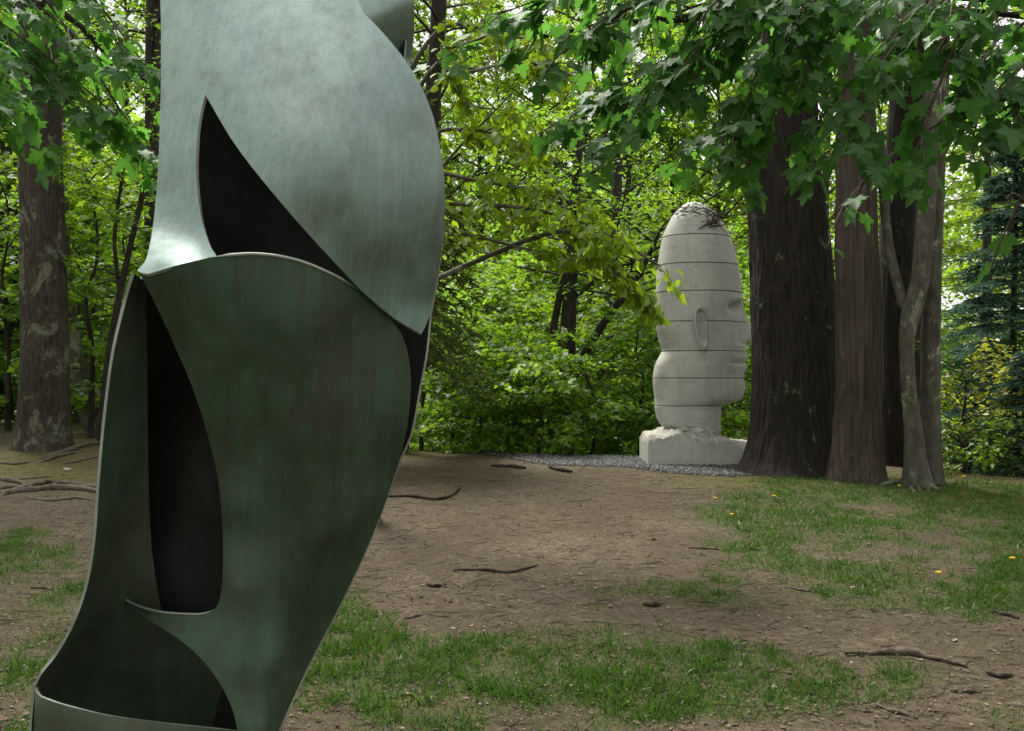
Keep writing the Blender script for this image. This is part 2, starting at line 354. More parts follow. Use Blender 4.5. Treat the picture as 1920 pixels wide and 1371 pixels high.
# ------------------------------------------------------------------ leaves in bulk
def maple_outline(detail):
    if detail:
        half = [(0, 0), (.02, .06), (-.1, .16), (-.13, .34), (.06, .3), (.1, .42), (.2, .4), (.28, .62), (.36, .47), (.47, .48), (.42, .34), (.5, .2), (.64, .26), (.68, .17), (.8, .19), (.84, .1), (1, 0)]
    else:
        half = [(0, 0), (-.08, .3), (.1, .27), (.3, .55), (.42, .22), (.7, .22), (1, 0)]
    return half
def leaf_shape(kind):
    """vertices (n,3) and triangles of one leaf, length 1 along x, z up"""
    if kind in ('maple', 'maple_fine'):
        h = maple_outline(kind == 'maple_fine'); n = len(h)
        V = [(.22, 0, 0)]
        loop = h + [(x, -y) for x, y in reversed(h[1:-1])]
        for x, y in loop:
            r = math.hypot(x - .22, y)
            V.append((x, y, .12 * abs(y) - .3 * r * r * .6))
        T = [(0, 1 + i, 1 + (i + 1) % len(loop)) for i in range(len(loop))]
        return np.array(V, float), np.array(T)
    if kind == 'oval':
        V = [(0, 0, 0), (.3, .27, .05), (.7, .24, .02), (1, 0, -.1), (.7, -.24, .02), (.3, -.27, .05), (.5, 0, -.03)]
        return np.array(V, float), np.array([(6, i, (i + 1) % 6) for i in range(6)])
    if kind == 'quad':
        V = [(0, 0, 0), (.45, .36, .07), (1, 0, -.1), (.45, -.36, .07)]
        return np.array(V, float), np.array([(0, 1, 2), (0, 2, 3)])
    if kind == 'chip':
        V = [(0, .02, 0), (.3, .24, .1), (.75, .2, .02), (1, -.02, .14), (.6, -.22, .02), (.2, -.16, .12)]
        return np.array(V, float), np.array([(0, 5, 1), (1, 5, 4), (1, 4, 2), (2, 4, 3)])
    if kind == 'needle':
        V = [(0, .045, 0), (0, -.045, 0), (1, 0, 0)]
        return np.array(V, float), np.array([(0, 1, 2)])
    if kind == 'blade':
        V = [(0, .06, 0), (0, -.06, 0), (.55, .045, .1), (.55, -.045, .1), (1, 0, .38)]
        return np.array(V, float), np.array([(0, 1, 3), (0, 3, 2), (2, 3, 4)])
def batch(kind, P, D, Nn, S):
    """all leaves as vertices / triangles: position, direction, normal, size"""
    L, T = leaf_shape(kind)
    D = D / (np.linalg.norm(D, axis=1)[:, None] + 1e-9)
    B = np.cross(Nn, D); B /= np.linalg.norm(B, axis=1)[:, None] + 1e-9
    Nn = np.cross(D, B)
    V = P[:, None, :] + S[:, None, None] * (L[None, :, 0:1] * D[:, None, :] + L[None, :, 1:2] * B[:, None, :] + L[None, :, 2:3] * Nn[:, None, :])
    k = len(L); n = len(P)
    Fc = (np.arange(n) * k)[:, None, None] + T[None]
    return V.reshape(-1, 3), Fc.reshape(-1, 3), k
def leaf_mesh(name, kind, P, D, Nn, S, tone=None):
    P, D, Nn, S = (np.asarray(a, float) for a in (P, D, Nn, S))
    V, Fc, k = batch(kind, P, D, Nn, S)
    if tone is None: tone = RNG.random(len(P))
    return mesh_np(name, V, Fc, tone=np.repeat(tone, k))

# ------------------------------------------------------------------ trunks
def trunk_mesh(name, pts, rad, nu=64, seg=.05, ridge=0, kr=14, kz=2.2, rough=.05, flare=0, lobes=5, seed=0, fine=0):
    """pts: world points up the stem; rad: radii. Furrows are real relief."""
    Q = np.array(spline([(*p, r) for p, r in zip([tuple(p) for p in pts], rad)], 8)); P, R = Q[:, :3], Q[:, 3]
    s = np.concatenate([[0], np.cumsum(np.linalg.norm(np.diff(P, axis=0), axis=1))])
    n = max(8, int(s[-1] / seg)); t = np.linspace(0, s[-1], n)
    P = np.stack([np.interp(t, s, P[:, i]) for i in range(3)], 1); R = np.interp(t, s, R)
    T = np.gradient(P, axis=0); T /= np.linalg.norm(T, axis=1)[:, None]
    A = np.cross(np.array((0., 1, 0)), T); A /= np.linalg.norm(A, axis=1)[:, None]; B = np.cross(T, A)
    th = np.linspace(0, 2 * np.pi, nu, endpoint=False); TH, ZZ = np.meshgrid(th, t)
    r = R[:, None] * np.ones_like(TH)
    u = TH / (2 * np.pi)
    if flare:
        lob = vnoise(u * lobes, np.zeros_like(u) + .5 + seed, lobes, seed + 5)
        r = r * (1 + flare * (.35 + 1.3 * lob) * np.exp(-ZZ / .28) + .06 * flare * np.exp(-ZZ / .7))
    r = r * (1 + rough * (vnoise(u * 5, ZZ * 1.5, 5, seed + 1) - .5) * 2)
    if ridge:
        w = (vnoise(u * 6, ZZ * 2.2, 6, seed + 2) - .5) * .9 / kr * 2
        a = vnoise(u * kr + w * kr, ZZ * kz, kr, seed + 3); b = vnoise(u * kr * 2 + w * kr, ZZ * kz * 2.4, kr * 2, seed + 4)
        rd = (1 - np.abs(2 * a - 1)) * .65 + (1 - np.abs(2 * b - 1)) * .35
        r = r + ridge * (rd - .5) * np.clip(R / R.max(), .3, 1)[:, None]
    if fine: r = r + fine * (vnoise(u * kr * 4, ZZ * kz * 5, kr * 4, seed + 8) - .5)
    V = P[:, None, :] + r[:, :, None] * (np.cos(TH)[:, :, None] * A[:, None, :] + np.sin(TH)[:, :, None] * B[:, None, :])
    i = np.arange(n - 1)[:, None]; j = np.arange(nu)[None, :]; j2 = (j + 1) % nu
    Fq = np.stack([i * nu + j, i * nu + j2, (i + 1) * nu + j2, (i + 1) * nu + j], -1).reshape(-1, 4)
    return mesh_np(name, V.reshape(-1, 3), Fq)

class Crown:
    def __init__(s): s.P, s.D, s.N, s.S, s.T = [], [], [], [], []
    def twig(s, pts, n, size, jitter=.05, up=.75, droop=.35, side=.9, tone=None):
        Q = np.asarray(pts, float); t = RNG.random(n) ** .8
        seg = t * (len(Q) - 1); i = np.minimum(seg.astype(int), len(Q) - 2); f = (seg - i)[:, None]
        p = Q[i] * (1 - f) + Q[i + 1] * f; d = Q[i + 1] - Q[i]; d /= np.linalg.norm(d, axis=1)[:, None] + 1e-9
        sd_ = np.cross(d, np.array((0, 0, 1.))); sd_ *= np.where(RNG.random(n) < .5, -1, 1)[:, None]
        dirn = d * .55 + sd_ * side + RNG.normal(0, .28, (n, 3)); dirn[:, 2] -= droop
        nn = np.array((0, 0, 1.)) * up + RNG.normal(0, .34, (n, 3))
        s.P.append(p + RNG.normal(0, jitter, (n, 3))); s.D.append(dirn); s.N.append(nn); s.S.append(size * RNG.uniform(.6, 1.25, n))
        base = .5 if tone is None else tone
        s.T.append(np.clip(base + RNG.normal(0, .22, n), 0, 1))
    def mesh(s, name, kind):
        return leaf_mesh(name, kind, np.concatenate(s.P), np.concatenate(s.D), np.concatenate(s.N), np.concatenate(s.S), np.concatenate(s.T))
def limbs_and_leaves(tb, cr, path, height0, limbs, spread, rlimb, size, nleaf, rise=.25, droop=.15, twigs=7, tlen=.42, shape='round', az=None, up=.75, jit=.06, h1=1.0):
    """limbs leave the stem `path` (n,3) between fractions height0..h1, each with side twigs that carry the leaves"""
    path = np.asarray([tuple(p) for p in path], float); n = len(path)
    a0 = U(0, 6.28)
    for i in range(limbs):
        f = height0 + (h1 - height0) * (i + U(0, .9)) / limbs
        k = f * (n - 1); a = min(int(k), n - 2); o = path[a] + (path[a + 1] - path[a]) * (k - a)
        g = (f - height0) / (h1 - height0 + 1e-6)
        w = {'round': .35 + .65 * math.sin(math.pi * min(1, .2 + .8 * g)), 'cone': 1.02 - .92 * g, 'flat': .8 + .2 * g, 'dome': 1.0 - .6 * g * g}[shape]
        Ln = spread * w * U(.75, 1.15); ang = a0 + i * 2.4 + U(-.4, .4)
        if az is not None: ang = U(*az)
        el = rise + U(-.15, .25) + .5 * g * (shape != 'cone')
        d = np.array((math.cos(ang) * math.cos(el), math.sin(ang) * math.cos(el), math.sin(el)))
        pts = []; p = o.copy(); st = Ln / 6
        for q in range(7):
            pts.append(p.copy()); p = p + d * st
            d = d + np.array((U(-.12, .12), U(-.12, .12), U(-.1, .1) - droop * .35)); d /= np.linalg.norm(d)
        tb.add(pts, np.linspace(rlimb * (.5 + .5 * w), rlimb * .18, 7), 5)
        tone = U(.3, .7)
        for q in range(twigs):
            t = .22 + .78 * (q + U(0, 1)) / twigs; k = min(t, .999) * 6; a = int(k); o2 = pts[a] + (pts[min(a + 1, 6)] - pts[a]) * (k - a)
            dd = pts[min(a + 1, 6)] - pts[a]; dd /= np.linalg.norm(dd)
            sdv = np.cross(dd, (0, 0, 1)) * (1 if q % 2 else -1)
            v = dd * U(.4, .9) + sdv * U(.5, 1.1) + np.array((0, 0, U(-.15, .3))); v /= np.linalg.norm(v)
            tl = Ln * tlen * U(.6, 1.15) * (1.15 - .5 * t)
            tp = [o2, o2 + v * tl * .5 + np.array((0, 0, .02)), o2 + v * tl + np.array((0, 0, -droop * tl * .5))]
            tb.add(tp, [rlimb * .22, rlimb * .14, rlimb * .06], 3)
            cr.twig(tp, nleaf, size, jit, up, tone=tone + U(-.1, .1))
        cr.twig(pts[3:], nleaf, size, jit, up, tone=tone)
def grow(name, base, h, r0, label, cat='tree', group=None, lean=(0, 0), bark='dark_bark', leaf='green_leaf', kind='oval', size=.1, crown_from=.35,
         limbs=24, spread=2.0, nleaf=12, twigs=6, shape='round', rise=.25, droop=.15, wiggle=.15, seed=None, fork=None, up=.75, jit=.06, tlen=.42):
    """one whole tree: trunk with limbs, crown of leaves"""
    base = Vector(base); root = empty(name, base, label, cat, group)
    p = [base + Vector((0, 0, -.15))]
    for i in range(1, 7):
        f = i / 6; p.append(base + Vector((lean[0] * h * f + U(-wiggle, wiggle) * f, lean[1] * h * f + U(-wiggle, wiggle) * f, h * f)))
    pts = spline([tuple(q) for q in p], 4); tb = Tubes(); cr = Crown()
    rr = np.interp(np.linspace(0, 1, len(pts)), [0, .06, 1], [r0 * 1.35, r0, r0 * .22]); tb.add(pts, rr, 9)
    limbs_and_leaves(tb, cr, pts, crown_from, limbs, spread, max(.012, r0 * .3), size, nleaf, rise, droop, twigs, tlen, shape, up=up, jit=jit)
    link('trunk', tb.mesh(name + '_trunk'), M[bark], root)
    c = link('crown', cr.mesh(name + '_crown', kind), M[leaf], root, smooth=False); c['kind'] = 'stuff'
    return root
def dup(root, loc, rz, sc, label=None):
    r = root.copy(); COL.objects.link(r); r.location = loc; r.rotation_euler = (0, 0, rz); r.scale = (sc, sc, sc)
    if label: r['label'] = label
    for ch in list(root.children):
        c = ch.copy(); COL.objects.link(c); c.parent = r
    return r

# ------------------------------------------------------------------ bronze sculpture
D0 = 2.8
BR = empty('bronze_sculpture', (at(500, HZ, D0).x, D0, gz(at(500, HZ, D0).x, D0)),
           'tall green bronze sculpture of curved plates with black pointed openings, standing on the grass', 'sculpture')
def tps(ctrl):
    """smooth depth surface through the control points"""
    C = np.array(ctrl, float); P = C[:, :2] / 500.0; n = len(P)
    def k(r2): return np.where(r2 > 0, r2 * np.log(np.maximum(r2, 1e-12)), 0) * .5
    r2 = ((P[:, None] - P[None]) ** 2).sum(-1)
    A = np.zeros((n + 3, n + 3)); A[:n, :n] = k(r2) + np.eye(n) * 2e-3; A[:n, n] = 1; A[:n, n + 1:] = P; A[n, :n] = 1; A[n + 1:, :n] = P.T
    w = np.linalg.solve(A, np.concatenate([C[:, 2], [0, 0, 0]]))
    def f(X):
        X = np.asarray(X, float) / 500.0; r = ((X[:, None] - P[None]) ** 2).sum(-1)
        return k(r) @ w[:n] + w[n] + X @ w[n + 1:]
    return f
def inside(P, poly):
    P = np.asarray(P); x, y = P[:, 0], P[:, 1]; c = np.zeros(len(P), bool); q = np.asarray(poly)
    for (x1, y1), (x2, y2) in zip(q, np.roll(q, -1, 0)):
        cond = (y1 > y) != (y2 > y)
        with np.errstate(divide='ignore', invalid='ignore'):
            c ^= cond & (x < (x2 - x1) * (y - y1) / (y2 - y1 + 1e-12) + x1)
    return c
def outline(segs):
    """chain of smooth runs meeting in corners"""
    out = []
    for s in segs:
        q = spline(s, 7) if len(s) > 2 else [np.array(s[0], float) + (np.array(s[1], float) - np.array(s[0], float)) * t for t in np.linspace(0, 1, max(2, int(np.hypot(s[1][0] - s[0][0], s[1][1] - s[0][1]) / 14)))]
        out += q[:-1]
    return [tuple(p) for p in out]
PLATE_DEP = {}
def plate(name, segs, ctrl, mat, holes=(), thick=.011, step=14, inner='bronze_inside', edge='bronze_edge', parent=None, flip=False):
    loops = [outline(segs)] + [outline(h) for h in holes]
    dep = tps(ctrl); PLATE_DEP[name] = dep
    V2, E = [], []
    for lp in loops:
        b = len(V2); V2 += lp; E += [(b + i, b + (i + 1) % len(lp)) for i in range(len(lp))]
    a = np.array(loops[0]); xs = np.arange(a[:, 0].min(), a[:, 0].max(), step); ys = np.arange(a[:, 1].min(), a[:, 1].max(), step)
    G = np.array([(x + (step / 2 if r % 2 else 0), y) for r, y in enumerate(ys) for x in xs])
    ok = inside(G, loops[0])
    for lp in loops[1:]: ok &= ~inside(G, lp)
    G = G[ok]; B = np.array(V2); dist = np.array([np.min(((B - g) ** 2).sum(1)) for g in G])
    G = G[dist > (step * .45) ** 2]
    V2 += [tuple(g) for g in G]
    vo, eo, fo, *_ = geometry.delaunay_2d_cdt([Vector(v) for v in V2], E, [], 0, 1e-4)
    vo = np.array([tuple(v) for v in vo]); fo = np.array(fo); cen = vo[fo].mean(1)
    ok = inside(cen, loops[0])
    for lp in loops[1:]: ok &= ~inside(cen, lp)
    fo = fo[ok]; d = D0 + dep(vo)
    V = np.stack([(vo[:, 0] - CX) / F * d, d, EYE + (HZ - vo[:, 1]) / F * d], 1)
    nrm = np.cross(V[fo[:, 1]] - V[fo[:, 0]], V[fo[:, 2]] - V[fo[:, 0]])
    if (nrm[:, 1].sum() > 0) != flip: fo = fo[:, ::-1]
    me = mesh_np(name, V, fo)
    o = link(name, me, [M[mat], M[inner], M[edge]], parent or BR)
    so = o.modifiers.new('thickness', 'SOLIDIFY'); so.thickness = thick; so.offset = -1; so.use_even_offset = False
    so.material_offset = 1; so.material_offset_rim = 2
    es = o.modifiers.new('split', 'EDGE_SPLIT'); es.split_angle = math.radians(40)
    return o
# upper shell: leans back, flares out into a ledge at its lower left
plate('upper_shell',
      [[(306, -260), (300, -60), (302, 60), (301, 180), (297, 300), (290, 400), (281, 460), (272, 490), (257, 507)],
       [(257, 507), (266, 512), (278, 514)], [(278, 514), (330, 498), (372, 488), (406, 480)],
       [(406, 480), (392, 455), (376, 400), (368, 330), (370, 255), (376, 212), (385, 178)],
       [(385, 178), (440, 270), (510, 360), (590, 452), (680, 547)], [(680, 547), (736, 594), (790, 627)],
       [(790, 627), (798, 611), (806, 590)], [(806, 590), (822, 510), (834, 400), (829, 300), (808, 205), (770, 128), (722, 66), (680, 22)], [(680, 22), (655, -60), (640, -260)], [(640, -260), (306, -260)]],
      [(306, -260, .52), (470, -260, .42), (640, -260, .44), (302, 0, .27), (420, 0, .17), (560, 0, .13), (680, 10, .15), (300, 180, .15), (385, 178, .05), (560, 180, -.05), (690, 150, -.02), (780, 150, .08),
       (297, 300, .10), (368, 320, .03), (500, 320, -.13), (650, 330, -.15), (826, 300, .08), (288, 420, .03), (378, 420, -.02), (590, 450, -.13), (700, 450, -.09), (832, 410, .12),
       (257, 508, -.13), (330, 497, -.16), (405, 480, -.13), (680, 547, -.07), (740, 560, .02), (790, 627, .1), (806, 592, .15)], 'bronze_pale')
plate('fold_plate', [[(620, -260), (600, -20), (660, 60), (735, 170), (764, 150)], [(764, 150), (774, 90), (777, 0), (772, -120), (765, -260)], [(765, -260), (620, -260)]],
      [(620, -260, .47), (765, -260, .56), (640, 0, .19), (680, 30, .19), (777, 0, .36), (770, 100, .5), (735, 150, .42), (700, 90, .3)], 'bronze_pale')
# lower front shell with its long opening and the strip that sweeps down to the base
plate('lower_shell',
      [[(262, 513), (330, 498), (400, 483), (480, 478), (570, 494), (630, 519), (680, 548), (735, 601), (760, 645), (770, 700), (769, 750), (764, 800)],
       [(764, 800), (744, 880), (700, 1000), (640, 1130), (580, 1245), (522, 1371), (470, 1490), (420, 1640)], [(420, 1640), (380, 1640)],
       [(380, 1640), (440, 1500), (447, 1400), (440, 1345), (420, 1295), (385, 1244), (340, 1202), (280, 1163), (240, 1135), (219, 1104)],
       [(219, 1104), (236, 1124), (262, 1137), (300, 1147), (345, 1151), (380, 1151), (403, 1141), (414, 1115), (418, 1060), (417, 990), (408, 895), (385, 800), (358, 720), (328, 650), (297, 582), (262, 513)]],
      [(262, 513, -.13), (330, 498, -.16), (405, 484, -.17), (480, 478, -.17), (570, 493, -.135), (680, 547, -.04), (735, 601, .05), (766, 680, .1), (770, 730, .11), (764, 800, .12),
       (400, 560, -.15), (520, 600, -.16), (640, 650, -.05), (328, 650, -.06), (385, 800, -.02), (408, 895, .0), (417, 990, .0), (415, 1100, -.03), (440, 800, -.07), (560, 800, -.09), (680, 820, .02), (744, 880, .13),
       (450, 950, -.055), (550, 960, -.055), (650, 990, .02), (700, 1000, .1), (440, 1100, -.085), (540, 1120, -.06), (640, 1130, .08), (440, 1250, -.16), (510, 1250, -.13), (580, 1245, .02),
       (447, 1371, -.23), (500, 1371, -.2), (522, 1371, -.1), (219, 1104, .2), (262, 1140, .13), (340, 1155, .03), (390, 1152, -.02), (340, 1200, -.02), (390, 1245, -.09), (425, 1310, -.17), (420, 1640, -.3), (380, 1640, -.3)], 'bronze_dark')
# left wall seen from inside
plate('side_wall',
      [[(252, 514), (238, 560), (214, 660), (198, 780), (187, 900), (179, 1010), (165, 1095), (140, 1168), (108, 1226), (80, 1262), (66, 1288)],
       [(66, 1288), (58, 1400), (62, 1640)], [(62, 1640), (430, 1640)], [(430, 1640), (470, 1400), (440, 1190)], [(440, 1190), (360, 1165), (303, 1150)],
       [(303, 1150), (287, 1050), (280, 950), (277, 800), (276, 660), (274, 530)], [(274, 530), (252, 514)]],
      [(252, 514, -.1), (274, 530, .0), (238, 560, -.07), (276, 660, .08), (198, 780, -.03), (277, 800, .15), (235, 800, .07), (187, 900, -.02), (280, 950, .18), (179, 1010, -.01), (230, 1010, .12), (287, 1050, .2),
       (140, 1168, 0), (200, 1168, .15), (303, 1150, .24), (66, 1288, .04), (80, 1262, .03), (150, 1270, .2), (300, 1270, .3), (440, 1200, .3), (450, 1400, .3), (58, 1400, .04), (150, 1400, .22), (300, 1400, .32), (62, 1640, .04), (430, 1640, .3), (250, 1640, .3)],
      'bronze_brown', inner='bronze_brown')
# drum at the foot, its rim towards us
plate('base_drum',
      [[(66, 1288), (68, 1298), (80, 1308), (120, 1322), (200, 1341), (300, 1355), (380, 1364), (452, 1371)], [(452, 1371), (500, 1385), (523, 1371)],
       [(523, 1371), (470, 1490), (420, 1640)], [(420, 1640), (64, 1640)], [(64, 1640), (62, 1450), (66, 1288)]],
      [(66, 1288, .04), (80, 1308, -.06), (120, 1322, -.13), (200, 1341, -.2), (300, 1355, -.25), (400, 1366, -.25), (523, 1371, -.12), (64, 1640, .04), (200, 1640, -.22), (320, 1640, -.28), (420, 1640, -.2), (62, 1450, .04), (130, 1480, -.15), (300, 1480, -.26)],
      'bronze_brown', inner='bronze_brown')
# back of the tube
plate('back_shell',
      [[(308, -260), (304, 0), (304, 180), (300, 300), (293, 400), (284, 460), (272, 512)], [(272, 512), (250, 560), (226, 660), (210, 780), (199, 900), (192, 1010), (180, 1095), (155, 1168), (120, 1230), (90, 1290)],
       [(90, 1290), (75, 1400), (70, 1640)], [(70, 1640), (420, 1640)], [(420, 1640), (468, 1490), (520, 1371), (578, 1245), (638, 1130), (698, 1000), (742, 880), (770, 812), (786, 730), (799, 660), (806, 590)],
       [(806, 590), (820, 510), (830, 400), (825, 300), (802, 205), (756, 138)], [(756, 138), (762, 0), (755, -260)], [(755, -260), (308, -260)]],
      [(308, -260, .54), (540, -260, .8), (762, -260, .62), (302, 100, .24), (540, 100, .52), (770, 100, .4), (295, 350, .12), (540, 350, .42), (828, 350, .13), (272, 512, .02), (250, 560, .02), (540, 560, .4), (806, 592, .17), (799, 660, .17),
       (210, 780, .05), (280, 800, .3), (500, 800, .42), (786, 730, .17), (770, 812, .16), (192, 1010, .06), (280, 1010, .36), (450, 1010, .42), (698, 1000, .15), (155, 1168, .1), (350, 1168, .4), (638, 1130, .12), (90, 1290, .12), (300, 1290, .42), (578, 1245, .06), (520, 1371, -.05), (350, 1400, .4),
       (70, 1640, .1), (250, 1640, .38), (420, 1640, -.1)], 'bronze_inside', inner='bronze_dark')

def bead(name, run, plate_name, r, parent_part):  # adds a pale line for the sky light caught on a plate edge
    q = np.array(spline(run, 10)); d = D0 + PLATE_DEP[plate_name](q) - .002; n = len(q)
    P = np.stack([(q[:, 0] - CX) / F * d, d, EYE + (HZ - q[:, 1]) / F * d], 1)
    tb = Tubes(); tb.add(P, r * np.clip(np.minimum(np.arange(n), n - 1 - np.arange(n)) / (n * .12), .25, 1), 8)
    me = tb.mesh(name); o = bpy.data.objects.new(name, me); COL.objects.link(o); me.materials.append(M['bronze_edge']); me.transform(Matrix.Translation(-BR.location)); o.parent = BR
    me.polygons.foreach_set('use_smooth', [True] * len(me.polygons))
bead('edge_bead', [(400, 482), (440, 478), (480, 476.5), (530, 482), (575, 494), (630, 518), (668, 541)], 'lower_shell', .0055, None)
bead('edge_bead', [(219, 1104), (236, 1124), (262, 1137), (300, 1147), (345, 1151), (380, 1151), (400, 1144)], 'lower_shell', .004, None)

# ------------------------------------------------------------------ marble head
HD = 12.9
def build_head():
    root = empty('marble_head', (at(1310, HZ, HD).x, HD, gz(at(1310, HZ, HD).x, HD)),
                 'giant pale marble head of stacked slabs in profile, on a broken block', 'sculpture')
    prof = np.array([  # row, back, face, nose-or-lip line, half width
        (379, 1295, 1303, 1303, .02), (383, 1284, 1316, 1316, .12), (392, 1274, 1331, 1331, .2), (402, 1264, 1342, 1342, .26), (414, 1256, 1352, 1352, .31), (430, 1248, 1362, 1362, .35), (446, 1242, 1369, 1369, .385),
        (470, 1238, 1377, 1377, .42), (499, 1234, 1384, 1384, .45), (525, 1231, 1388, 1388, .465), (549, 1230, 1390, 1390, .47), (565, 1230, 1389, 1391, .47), (578, 1230, 1386, 1393, .47), (592, 1230, 1386, 1398, .465), (605, 1231, 1388, 1403, .46), (618, 1232, 1388, 1407, .455),
        (628, 1234, 1388, 1408, .45), (637, 1236, 1388, 1407, .445), (642, 1237, 1388, 1402, .44), (646, 1238, 1389, 1397, .44), (655, 1241, 1389, 1396, .43), (660, 1241, 1389, 1398, .43), (671, 1235, 1389, 1400, .425), (678, 1231, 1388, 1396, .42), (681, 1230, 1388, 1394, .42), (686, 1228, 1388, 1398, .42), (692, 1227, 1387, 1398, .415),
        (702, 1225, 1386, 1393, .41), (710, 1224.5, 1388, 1393, .405), (722, 1225, 1389, 1396, .4), (738, 1227, 1388, 1394, .39), (748, 1228, 1382, 1389, .38), (753, 1228, 1374, 1380, .37), (756, 1228, 1364, 1370, .36), (758.5, 1228, 1356, 1358, .35), (762, 1227.5, 1352, 1352, .345), (784, 1231, 1351, 1351, .34), (796, 1238, 1350, 1350, .335), (803, 1248, 1350, 1350, .33), (808, 1262, 1349, 1349, .33), (824, 1275, 1349, 1349, .33)])
    seams = [379, 402, 446, 499, 550, 605, 659, 709, 760, 824]
    K = 96; th = np.linspace(0, 2 * np.pi, K, endpoint=False); c, s = np.cos(th), np.sin(th)
    for bi in range(len(seams) - 1):
        y0, y1 = seams[bi], seams[bi + 1]
        rows = [y0 + .0, y0 + .5] + list(np.linspace(y0 + 1.2, y1 - 1.2, max(5, int((y1 - y0) / 3)))) + [y1 - .5, y1]
        ins = [.04, .012] + [0] * (len(rows) - 4) + [.012, .04]
        if bi == 0: ins[0] = ins[1] = 0
        V = []
        for y, g in zip(rows, ins):
            L, R0, R1, w = (np.interp(y, prof[:, 0], prof[:, i]) for i in (1, 2, 3, 4))
            xl, xr = (L - CX) / F * HD, (R0 - CX) / F * HD; nose = (R1 - R0) / F * HD * 1.2
            cx, a = (xl + xr) / 2, (xr - xl) / 2 - g; ww = w - g
            e = .86
            X = cx + a * np.sign(c) * np.abs(c) ** e; Y = ww * np.sign(s) * np.abs(s) ** e
            narrow = np.where(c > 0, 1 - .3 * c ** 2, 1); Y = Y * narrow
            sig = .1 if y < 648 else .2
            X = X + nose * np.exp(-(Y / sig) ** 2) * (c > 0)
            # eye hollow, brow, cheek, mouth corner
            eye = np.exp(-((y - 580) / 9) ** 2) * np.exp(-((np.abs(Y) - .24) / .09) ** 2) * (c > .2)
            brow = np.exp(-((y - 562) / 6) ** 2) * np.exp(-((np.abs(Y) - .22) / .14) ** 2) * (c > .2)
            lid = np.exp(-((y - 588) / 4) ** 2) * np.exp(-((np.abs(Y) - .25) / .06) ** 2) * (c > .2)
            cheek = np.exp(-((y - 640) / 22) ** 2) * np.exp(-((np.abs(Y) - .3) / .1) ** 2) * (c > .2)
            mouth = np.exp(-((y - 681) / 3) ** 2) * np.exp(-((np.abs(Y) - .2) / .08) ** 2) * (c > .2)
            sh = -.13 * eye + .025 * brow + .03 * lid + .03 * cheek - .06 * mouth
            X = X + sh; Y = Y * (1 - .35 * eye * .4)
            rg = .002 * np.sin(th * 5 + y * .05)
            if y < 412 or y > 800: rg = rg + .014 * np.sin(th * 7 + y) + .012 * np.sin(th * 17 - y * .6)
            z = EYE + (HZ - y) / F * HD
            zz = z + (np.where(y > 800, .03 * np.sin(th * 9 + y), 0))
            V.append(np.stack([X + rg * c, HD + Y + rg * s, zz + 0 * X], 1))
        V = np.concatenate(V); n = len(rows)
        i = np.arange(n - 1)[:, None]; j = np.arange(K)[None, :]; j2 = (j + 1) % K
        Fq = np.stack([i * K + j, (i + 1) * K + j, (i + 1) * K + j2, i * K + j2], -1).reshape(-1, 4)
        ca, cb = len(V), len(V) + 1
        V = np.concatenate([V, V[:K].mean(0)[None], V[-K:].mean(0)[None]])
        tri = [(ca, jj, (jj + 1) % K, (jj + 1) % K) for jj in range(K)] + [(cb, (n - 1) * K + (jj + 1) % K, (n - 1) * K + jj, (n - 1) * K + jj) for jj in range(K)]
        bm = bmesh.new(); vs = [bm.verts.new(v) for v in V]
        for q in Fq: bm.faces.new([vs[k] for k in q])
        for q in tri: bm.faces.new([vs[k] for k in q[:3]])
        me = bpy.data.meshes.new('marble_slab'); bm.to_mesh(me); bm.free()
        o = link('marble_slab', me, M['marble'], root)
        es = o.modifiers.new('split', 'EDGE_SPLIT'); es.split_angle = math.radians(38)
        if bi == 0: o['label'] = 'rough broken crown slab at the very top'
        if bi == len(seams) - 2: o['label'] = 'neck slab with a broken lower edge'
    # ear on the near side
    yy = HD - .45
    eo = spline([(1326, 606), (1324, 590), (1318, 577), (1310, 572.5), (1303, 577), (1300, 592), (1300.5, 612), (1304, 632), (1310, 649), (1317, 657.5), (1324, 655), (1326.5, 643), (1326, 626), (1326, 606)], 5)[:-1]
    ec = np.array((1314.5, 612.0)); rr = [.0, .18, .34, .46, .56, .64, .72, .8, .88, .95, 1.0, 1.0]; K2 = len(eo); V = []
    for q, r in enumerate(rr):
        for p in eo:
            a = ec + (np.array(p) - ec) * r; back = np.clip((1327 - a[0]) / 27, 0, 1); low = np.clip((a[1] - 632) / 20, 0, 1); front = sstep(1318, 1327, np.array(a[0]))
            h = .075 * back + .045 * math.exp(-((r - .86) / .1) ** 2) * (1 - .75 * front) - .075 * (1 - low) * (math.exp(-((r - .66) / .09) ** 2) * .45 + math.exp(-(r / .42) ** 2)) + .02 * low + .012
            if q == len(rr) - 1: h = -.09
            w_ = at(a[0], a[1], yy); V.append((w_.x, yy - h, w_.z))
    i_ = np.arange(len(rr) - 1)[:, None]; j_ = np.arange(K2)[None, :]; j2 = (j_ + 1) % K2
    link('ear', mesh_np('ear', V, np.stack([i_ * K2 + j_, i_ * K2 + j2, (i_ + 1) * K2 + j2, (i_ + 1) * K2 + j_], -1).reshape(-1, 4)), M['marble'], root)
    # broken block under the neck
    bm = bmesh.new(); top = [(1207, 818), (1213, 814), (1226, 812), (1238, 808), (1250, 805), (1266, 803), (1280, 808), (1296, 812), (1310, 815), (1330, 817), (1350, 818), (1359, 825), (1376, 828), (1400, 829), (1420, 832)]
    nx, nd = 60, 14; grid = []
    xw = lambda px: (px - CX) / F * HD
